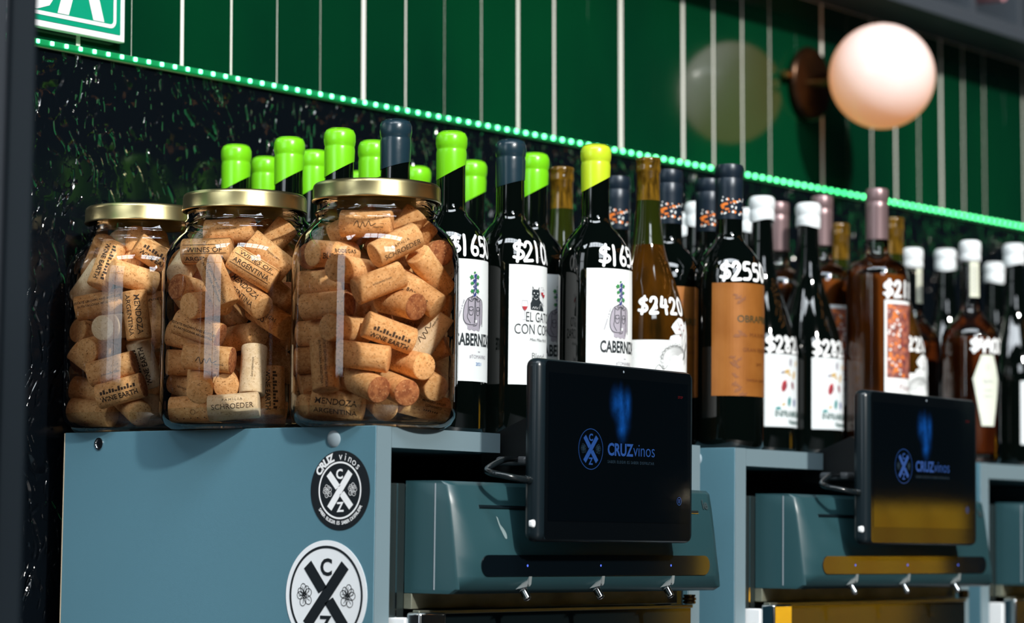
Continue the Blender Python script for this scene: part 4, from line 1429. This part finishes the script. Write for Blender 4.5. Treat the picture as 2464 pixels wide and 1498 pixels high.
def draw_floral(lb, kind):
    f1, f2 = wrap(kind, .0005), wrap(kind, .0007)
    r = PROFILE[kind][6][0]
    lay('picture_ground', rect2d(ang(-42, r), ang(42, r), .092, .176, 14, 3), mat('floral_rust', (.42, .13, .08), .6, vary=(160, (.16, .05, .045), .42, .6, (1, 1, 1))), lb, f1)
    rnd = random.Random(11)
    lay('picture_flecks', join2d(*[disc2d(rnd.uniform(.001, .0026), 7, rnd.uniform(-.024, .0), rnd.uniform(.095, .174)) for k in range(42)]), ink_or, lb, f2)
    lay('picture_pale_flecks', join2d(*[disc2d(rnd.uniform(.0008, .0018), 6, rnd.uniform(-.024, -.008), rnd.uniform(.095, .174)) for k in range(26)]), paper, lb, f2)
    lay('picture_dark_petals', join2d(*[stroke2d([(x + .003 * math.cos(t) * (1 - t / 14), z + .0035 * math.sin(t) * (1 - t / 14)) for t in range(11)], .0006, smooth=2) for x, z in [(rnd.uniform(-.010, .02), rnd.uniform(.100, .170)) for _ in range(22)]]), ink_wine, lb, f2)
    lay('name_print', shift(text2d('Pinot', .011, -.01, shear=.2), .0, .078), ink_wine, lb, f1)


def draw_coffin(lb, kind):
    f1 = wrap(kind, .0006)
    lay('border_print', stroke2d([(-.0075, .124), (.0075, .124), (.0165, .098), (.0075, .046), (-.0075, .046), (-.0165, .098)], .0005, True), ink_g, lb, f1)
    lay('small_print', join2d(shift(text2d('Spirit', .0065, 0), 0, .094), shift(text2d('MALBEC', .003, 0), 0, .084), shift(text2d('RESERVA', .003, 0), 0, .077), ring2d(.0025, .0006, 16) if False else shift(ring2d(.0028, .0006, 16), 0, .112)), ink_g, lb, f1)


def slanted_wax(name, m, parent, z_hi, z_lo, top, rb=.0150, phase=0.0, rnd=0.0):
    H = top
    prof = [(rb - .0008, 0.0), (rb - .0004, H - .0205), (rb - .0008, H - .0175), (rb - .0010, H - .0165), (rb - .0004, H - .0150), (rb + .0002, H - .011), (rb + .0001, H - .0055), (rb - .0006, H - .0035), (rb - .0022, H - .0005), (rb - .0045, H + .0006), (0, H + .0008 + rnd)]

    def zf(k, a):
        if k > 0:
            return 0
        return (z_hi + z_lo) / 2 + (z_hi - z_lo) / 2 * math.cos(a - phase)
    return lathe(name, prof, m, parent, 40, 60, zf)


def bottle(kind, label, group, px, py, H, price=None, rot=0.0, wax=None, simple=False, dxy=(0, 0), sheet=True, price_a=-40, wmat=None):
    P = on_z(px, py + 4, Z0 + H) + Vector((dxy[0], dxy[1], 0))
    r = thing('wine_bottle' if kind != 'H' else 'spirit_bottle', label, 'bottle', (P.x, P.y, Z0), rot, group)
    ph = math.radians(-38)
    if kind in 'AB':
        sh = 'bordeaux'
        new('glass', bottle_mesh(sh, dark_glass), None, r)
        slanted_wax('wax_seal', wmat or (wax_green if kind == 'A' else wax_navy), r, .262 if kind == 'A' else .254, .246 if kind == 'A' else .246, .2925, phase=math.radians(-40) - rot, rnd=.0 if kind == 'A' else .0016)
        if sheet:
            if kind == 'A':
                lb = label_sheet('front_label', sh, -66, 66, .053, .168, paper, r)
                draw_grape_man(lb, sh)
            else:
                lb = label_sheet('front_label', sh, -52, 52, .053, .168, paper, r)
                draw_cat(lb, sh)
        if price:
            lay('price_mark', shift(price_art(price, .0200, .0030, .0108), ang(price_a) - .004, .1715), marker, r, wrap(sh, .0007))
    elif kind == 'C':
        sh = 'burgundy'
        new('glass', bottle_mesh(sh, amber), None, r)
        nk = [(q[0] + .0002, q[1]) for q in PROFILE[sh] if q[1] >= .2486 and q[0] > 0]
        lathe('corked_neck', [(nk[0][0], .244)] + nk + [(0, .2922)], cork_in, r, 40, 60)
        lathe('neck_band', [(q[0] + .00018, q[1]) for q in PROFILE[sh] if .2 < q[1] < .2487], olive, r, 40, 60)
        if sheet:
            rr = .0395
            pts = [(ang(-95, rr), .030), (ang(95, rr), .030), (ang(95, rr), .1045), (.022, .1045), (.020, .122), (.016, .126), (.012, .121), (.006, .1275), (.000, .1280), (-.004, .1255), (-.0045, .119), (-.009, .1215), (-.0115, .118), (-.006, .111), (-.0125, .109), (-.014, .1055), (-.004, .1050), (ang(-95, rr), .1045)]
            lb = lay('front_label', poly2d(pts, .008), paper, r, wrap(sh, .0003))
            draw_armadillo(lb, sh)
        if price:
            lay('price_mark', shift(price_art(price, .0170, .0030, .0118), ang(-68, .0395), .1315), marker, r, wrap(sh, .0007))
    elif kind == 'D':
        sh = 'bordeaux'
        new('glass', bottle_mesh(sh, dark_glass), None, r)
        lathe('foil_capsule', [(.0142, .236), (.0142, .268), (.0146, .2775), (.0140, .2785), (.0140, .2795), (.0147, .2805), (.0147, .290), (.0138, .293), (0, .2932)], foil_navy, r, 40, 45)
        rnd = random.Random(9)
        fcap = lambda s, z: ((.0145) * math.sin(s / .0142), -(.0145) * math.cos(s / .0142), z)
        if not simple or True:
            lay('capsule_flecks', join2d(*[disc2d(rnd.uniform(.0008, .0017), 6, rnd.uniform(-.022, .012), rnd.uniform(.2415, .258)) for _ in range(26)]), ink_or, r, fcap)
            lay('capsule_pale_flecks', join2d(*[disc2d(rnd.uniform(.0006, .0013), 6, rnd.uniform(-.022, .012), rnd.uniform(.2405, .259)) for _ in range(24)]), paper, r, lambda s, z: (.0147 * math.sin(s / .0142), -.0147 * math.cos(s / .0142), z))
        if sheet:
            lb = label_sheet('front_label', sh, -84, 84, .053, .168, copper_paper, r)
            draw_obra(lb, sh)
        if price:
            lay('price_mark', shift(price_art(price, .0190, .0032, .0118), ang(-70), .1710), marker, r, wrap(sh, .0007))
    elif kind == 'E':
        sh = 'burgundy'
        new('glass', bottle_mesh(sh, dark_glass), None, r)
        rb = .0145
        lathe('wax_seal', [(rb - .0018, .2655), (rb - .0006, .2650), (rb - .0002, .270), (rb - .0004, .276), (rb - .0012, .2775), (rb, .280), (rb + .0004, .286), (rb - .0004, .2905), (rb - .003, .2930), (0, .2935)], wax_white, r, 36, 60,
              lambda k, a: -.0016 * math.sin(2 * a + px) if k < 3 else 0)
        if sheet:
            lb = label_sheet('front_label', sh, -52, 60, .033, .1135, paper_cool, r)
            draw_infra(lb, sh)
        if price:
            lay('price_mark', shift(price_art(price, .0185, .0028, .0115), ang(-50, .0395), .1155), marker, r, wrap(sh, .0007))
    elif kind == 'F':
        sh = 'square'
        new('glass', bottle_mesh(sh, bclear), None, r)
        lq = [(0, .008), (.030, .008), (.0340, .012), (.0342, .198), (.0335, .210), (0, .210)]
        lathe('wine', lq, rose, r, 40, 50)
        lathe('foil_capsule', [(.0128, .252), (.0128, .288), (.0130, .2935), (.0124, .2945), (.0124, .2955), (.0130, .2965), (.0130, .3085), (.0120, .3105), (0, .3107)], foil_mauve, r, 36, 45)
        if sheet:
            lb = label_sheet('front_label', sh, -46, 46, .064, .180, paper, r)
            draw_floral(lb, sh)
        if price:
            lay('price_mark', shift(price_art(price, .0185, .0034, .0120), ang(-46, .036), .184), marker, r, wrap(sh, .0007))
    elif kind == 'H':
        sh = 'spirit'
        new('glass', bottle_mesh(sh, bclear), None, r)
        lathe('spirit', [(0, .010), (.028, .010), (.0322, .014), (.0322, .138), (.0315, .148), (0, .148)], whisky, r, 36, 50)
        lathe('wax_seal', [(.0122, .2385), (.0128, .2390), (.0130, .246), (.0122, .2475), (.0130, .2495), (.0132, .258), (.0125, .2620), (.0095, .2640), (0, .2645)], wax_white, r, 36, 60)
        st = lambda s, z: ((radius_at(sh)(z) + .0006) * math.sin(s / .0112), -(radius_at(sh)(z) + .0006) * math.cos(s / .0112), z)
        lay('paper_strip', rect2d(-.0075, .0055, .196, .240, 6, 4), mat('strip_paper', (.60, .62, .50), .6), r, st)
        lay('strip_print', join2d(*[shift(stroke2d([(-.0035, 0), (-.001, .0015), (.001, -.0012), (.0035, .0005)], .0009), -.002, .203 + .0045 * k) for k in range(7)]), ink_g, r, lambda s, z: ((radius_at(sh)(z) + .0009) * math.sin(s / .0112), -(radius_at(sh)(z) + .0009) * math.cos(s / .0112), z))
        if sheet:
            lb = lay('front_label', poly2d([(-.0085, .1265), (.0085, .1265), (.0185, .0985), (.0085, .0435), (-.0085, .0435), (-.0185, .0985)], .006), mat('coffin_paper', (.66, .70, .60), .6), r, wrap(sh, .0004))
            draw_coffin(lb, sh)
        if price:
            lay('price_mark', shift(price_art(price, .0165, .0030, .0088), ang(-34, .0342), .130), marker, r, wrap(sh, .0009))
    return r


GW = 'green wax bottles behind the jars'
bl = [
    # kind, label, group, px, py, H, kwargs
    ('A', 'lime-waxed dark bottle farthest left, above the middle jar lid', GW, 569, 348, .292, dict(sheet=False)),
    ('A', 'lime-waxed bottle second from left in the front line above the middle jar', GW, 697, 330, .292, dict(sheet=False)),
    ('A', 'lime-waxed bottle rising just left of the navy-waxed one above the rightmost jar', GW, 818, 309, .292, dict(sheet=False)),
    ('B', 'navy-waxed dark bottle rising above the rightmost jar lid', 'bottles behind the jars', 953, 288, .292, dict(sheet=False)),
    ('A', 'lime-waxed bottle set back between the two leftmost green seals', GW, 634, 377, .292, dict(sheet=False, dxy=(.001, -.002))),
    ('A', 'lime-waxed bottle set back between the second and third green seals', GW, 757, 361, .292, dict(sheet=False)),
    ('A', 'lime-waxed bottle half hidden left of the navy seal above the rightmost jar', GW, 899, 338, .292, dict(sheet=False)),
    ('A', 'lime-waxed bottle with only its seal top showing over the rightmost jar lid', GW, 865, 413, .292, dict(sheet=False, dxy=(-.003, -.002))),
    ('A', 'lime-waxed bottle with its seal peeping out right of the navy seal', GW, 1003, 400, .292, dict(sheet=False)),
    ('A', 'lime-waxed bottle marked $1650 right beside the rightmost jar', 'lime-waxed bottles with the grape man label', 1087, 316, .292, dict(price='$1650', price_a=-46)),
    ('B', 'navy-waxed bottle marked $2100 with a black cat label', None, 1225, 335, .292, dict(price='$2100', dxy=(.003, 0))),
    ('A', 'lime-waxed bottle set back between the $1650 and cat label bottles', GW, 1137, 386, .292, dict(sheet=False)),
    ('A', 'lime-waxed bottle behind the cat label bottle, its grape man label half hidden', 'lime-waxed bottles with the grape man label', 1286, 368, .292, dict()),
    ('A', 'yellow-lime waxed bottle marked $1650 standing above the left tablet', 'lime-waxed bottles with the grape man label', 1434, 348, .292, dict(price='$1650', wmat='lime')),
    ('C', 'amber corked bottle peeking out left of the yellow-lime seal', 'amber bottles with bare corks', 1388, 400, .292, dict(sheet=False, dxy=(-.010, .012))),
    ('D', 'navy foil bottle with orange flecks just right of the yellow-lime seal', 'navy foil bottles', 1483, 415, .292, dict(sheet=False, dxy=(.026, .018))),
    ('C', 'amber corked bottle marked $2420 with an armadillo label above the left tablet', 'amber bottles with bare corks', 1560, 377, .292, dict(price='$2420')),
    ('D', 'navy foil bottle with copper label behind the $2420 bottle', 'navy foil bottles', 1613, 400, .292, dict(dxy=(.022, .017))),
    ('D', 'navy foil bottle just left of and behind the $2550 bottle', 'navy foil bottles', 1712, 418, .292, dict(dxy=(.032, .025))),
    ('D', 'navy foil bottle marked $2550 with a copper label, in front', 'navy foil bottles', 1759, 388, .292, dict(price='$2550', dxy=(.020, .0155))),
    ('E', 'white-waxed bottle set back left of the $2550 bottle', 'white-waxed dark bottles', 1678, 485, .292, dict(sheet=False)),
    ('E', 'white-waxed bottle farthest back, the lowest white seal left of $2550', 'white-waxed dark bottles', 1655, 513, .292, dict(sheet=False, dxy=(-.006, -.004))),
    ('E', 'white-waxed bottle half hidden between the $2550 bottle and the next white seal', 'white-waxed dark bottles', 1803, 500, .292, dict(sheet=False)),
    ('E', 'left one of two white-waxed bottles marked $2820 with insect labels', 'white-waxed dark bottles', 1837, 472, .292, dict(price='$2820', dxy=(-.003, 0))),
    ('E', 'right one of two white-waxed bottles marked $2820 with insect labels', 'white-waxed dark bottles', 1940, 488, .292, dict(price='$2820', dxy=(-.002, -.004))),
    ('F', 'mauve foil bottle set back right of the left $2820 bottle', 'mauve foil bottles', 1875, 480, .31, dict(sheet=False, dxy=(.016, .0115))),
    ('F', 'mauve foil bottle with amber wine behind the right $2820 bottle', 'mauve foil bottles', 1982, 465, .31, dict(dxy=(.014, .011))),
    ('F', 'mauve foil bottle marked $2180 with a rust floral label', 'mauve foil bottles', 2108, 452, .31, dict(price='$2180', dxy=(.002, 0))),
    ('C', 'olive corked neck set back between the two tall mauve foil bottles', 'amber bottles with bare corks', 2019, 535, .292, dict(sheet=False)),
    ('C', 'amber corked bottle marked $2220 right of the floral label bottle', 'amber bottles with bare corks', 2160, 520, .292, dict(price='$2220', dxy=(-.0, .006))),
    ('H', 'clear spirit bottle with white wax just right of the olive corked neck', 'white-waxed clear bottles', 2215, 580, .262, dict(sheet=False, dxy=(.060, .045))),
    ('E', 'white-waxed dark bottle between the two clear white-waxed bottles', 'white-waxed dark bottles', 2275, 598, .292, dict(sheet=False)),
    ('H', 'clear bottle of dark amber spirit with a coffin shaped label', 'white-waxed clear bottles', 2342, 568, .262, dict(price='$4400', dxy=(.040, .026), rot=-.45)),
    ('E', 'white-waxed bottle with only its low seal showing near the right edge', 'white-waxed dark bottles', 2393, 630, .292, dict(sheet=False, dxy=(.0, .0))),
    ('E', 'white-waxed dark bottle cut by the right edge of the picture', 'white-waxed dark bottles', 2440, 585, .292, dict(dxy=(.0, .0))),
]
for k, lab, g, px_, py_, H_, kw in bl:
    kw = dict(kw)
    if kw.get('wmat') == 'lime':
        kw['wmat'] = wax_lime
    bottle(k, lab, g, px_, py_, H_, **kw)

wax_pink = mat('pink_wax', (0.55, 0.25, 0.28), 0.4)
rb_ = thing('wine_bottle', 'bottle with a pink seal lying in the rack at the top right', 'bottle', matrix=WALL @ Matrix.Translation((3.545, WD + .186, .7206 + .0368)) @ Matrix.Rotation(math.radians(90), 4, 'X'))
new('glass', bottle_mesh('bordeaux', dark_glass), None, rb_)
lathe('wax_seal', [(.0140, .250), (.0144, .252), (.0148, .285), (.0140, .2925), (0, .2935)], wax_pink, rb_, 30, 60)

# ------------------------------------------------------------------ things of the room seen only as reflections, and an added lamp
cur = bpy.data.meshes.new('yellow_curtain')
cv, cf = [], []
for k in range(61):
    t = k / 60
    bx, by = 6.28 + .62 * t, -1.5 + .45 * t
    off = .045 * math.sin(t * 34) + .02 * math.sin(t * 71)
    for z in (0.06, 1.36):
        cv.append((bx - off * .6, by + off * .8, z))
for k in range(60):
    cf.append((2 * k, 2 * k + 2, 2 * k + 3, 2 * k + 1))
ycm = mat('yellow_cloth', (0.75, 0.48, 0.01), 0.8)
yc = thing('yellow_curtain', 'yellow draped curtain across the room, seen only as a reflection', 'curtain', (0, 0, 0))
cl = new('cloth', mesh('cloth', cv, cf, True), ycm, yc)
sm = cl.modifiers.new('thickness', 'SOLIDIFY')
sm.thickness = 0.004
tube('rail', [(6.2, -1.56, 1.375), (6.6, -1.27, 1.375), (6.98, -.99, 1.375)], .012, chrome, yc, 10, 3)
for px_, py_ in ((6.2, -1.56), (6.98, -.99)):
    lathe('post', [(0, 0.0), (.06, 0), (.06, .01), (.012, .02), (.012, 1.38), (0, 1.385)], chrome, yc, 12, 40, None, (px_, py_, 0))

# unseen lamp, added to brighten the curtain for its reflection in the screens
fl = thing('added_curtain_lamp', 'added unseen lamp on a slim stand, brightening the yellow curtain across the room', 'lamp', (5.85, -0.45, 0))
lathe('stand', [(0, 0), (.13, 0), (.13, .015), (.012, .025), (.012, 1.9), (0, 1.9)], black_plastic, fl, 20, 40)
lathe('shade', [(.10, 1.84), (.16, 1.70), (.155, 1.70), (.095, 1.835)], black_plastic, fl, 24, 40)
ll = bpy.data.lights.new('bulb', 'SPOT')  # added fill spot aimed at the curtain
ll.energy, ll.spot_size, ll.shadow_soft_size = 95.0, math.radians(95), 0.06
ll.color = (1.0, 0.85, 0.6)
lo = bpy.data.objects.new('bulb', ll)
COL.objects.link(lo)
lo.parent = fl
lo.location = (0, 0, 1.68)
lo.rotation_euler = (Vector((6.6, -1.28, .9)) - Vector((5.85, -.45, 1.68))).to_track_quat('-Z', 'Y').to_euler()

# strings of warm bulbs hung over the room, glinting on the bottle shoulders
glow = mat('warm_bulb', (1, .8, .5), .4, emis=(1.0, 0.42, 0.10), estr=22.0)
bulb_me = lathe_mesh('bulb', [(0, -.022), (.010, -.019), (.016, -.008), (.014, .004), (.008, .012), (0, .014)], 12, 60)
bulb_me.materials.append(glow)
for n_, (a_, b_, lab_) in enumerate((((3.0, -1.4, 3.5), (5.6, 1.2, 3.5), 'nearest string of small warm bulbs hung over the room'), ((3.6, -1.8, 3.55), (6.2, .8, 3.55), 'middle string of small warm bulbs hung over the room'), ((4.2, -2.2, 3.6), (6.8, .4, 3.6), 'farthest string of small warm bulbs hung over the room'))):
    st_ = thing('string_light', lab_, 'string light', a_, 0, 'strings of warm bulbs')
    A_, B_ = Vector((0, 0, 0)), Vector(b_) - Vector(a_)
    pts_ = [A_ + (B_ - A_) * (k / 12) + Vector((0, 0, -.35 * 4 * (k / 12) * (1 - k / 12))) for k in range(13)]
    tube('wire', pts_, .004, black_plastic, st_, 6, 2)
    for p_ in pts_[1:-1]:
        new('bulb', bulb_me, None, st_, p_ + Vector((0, 0, -.018)))
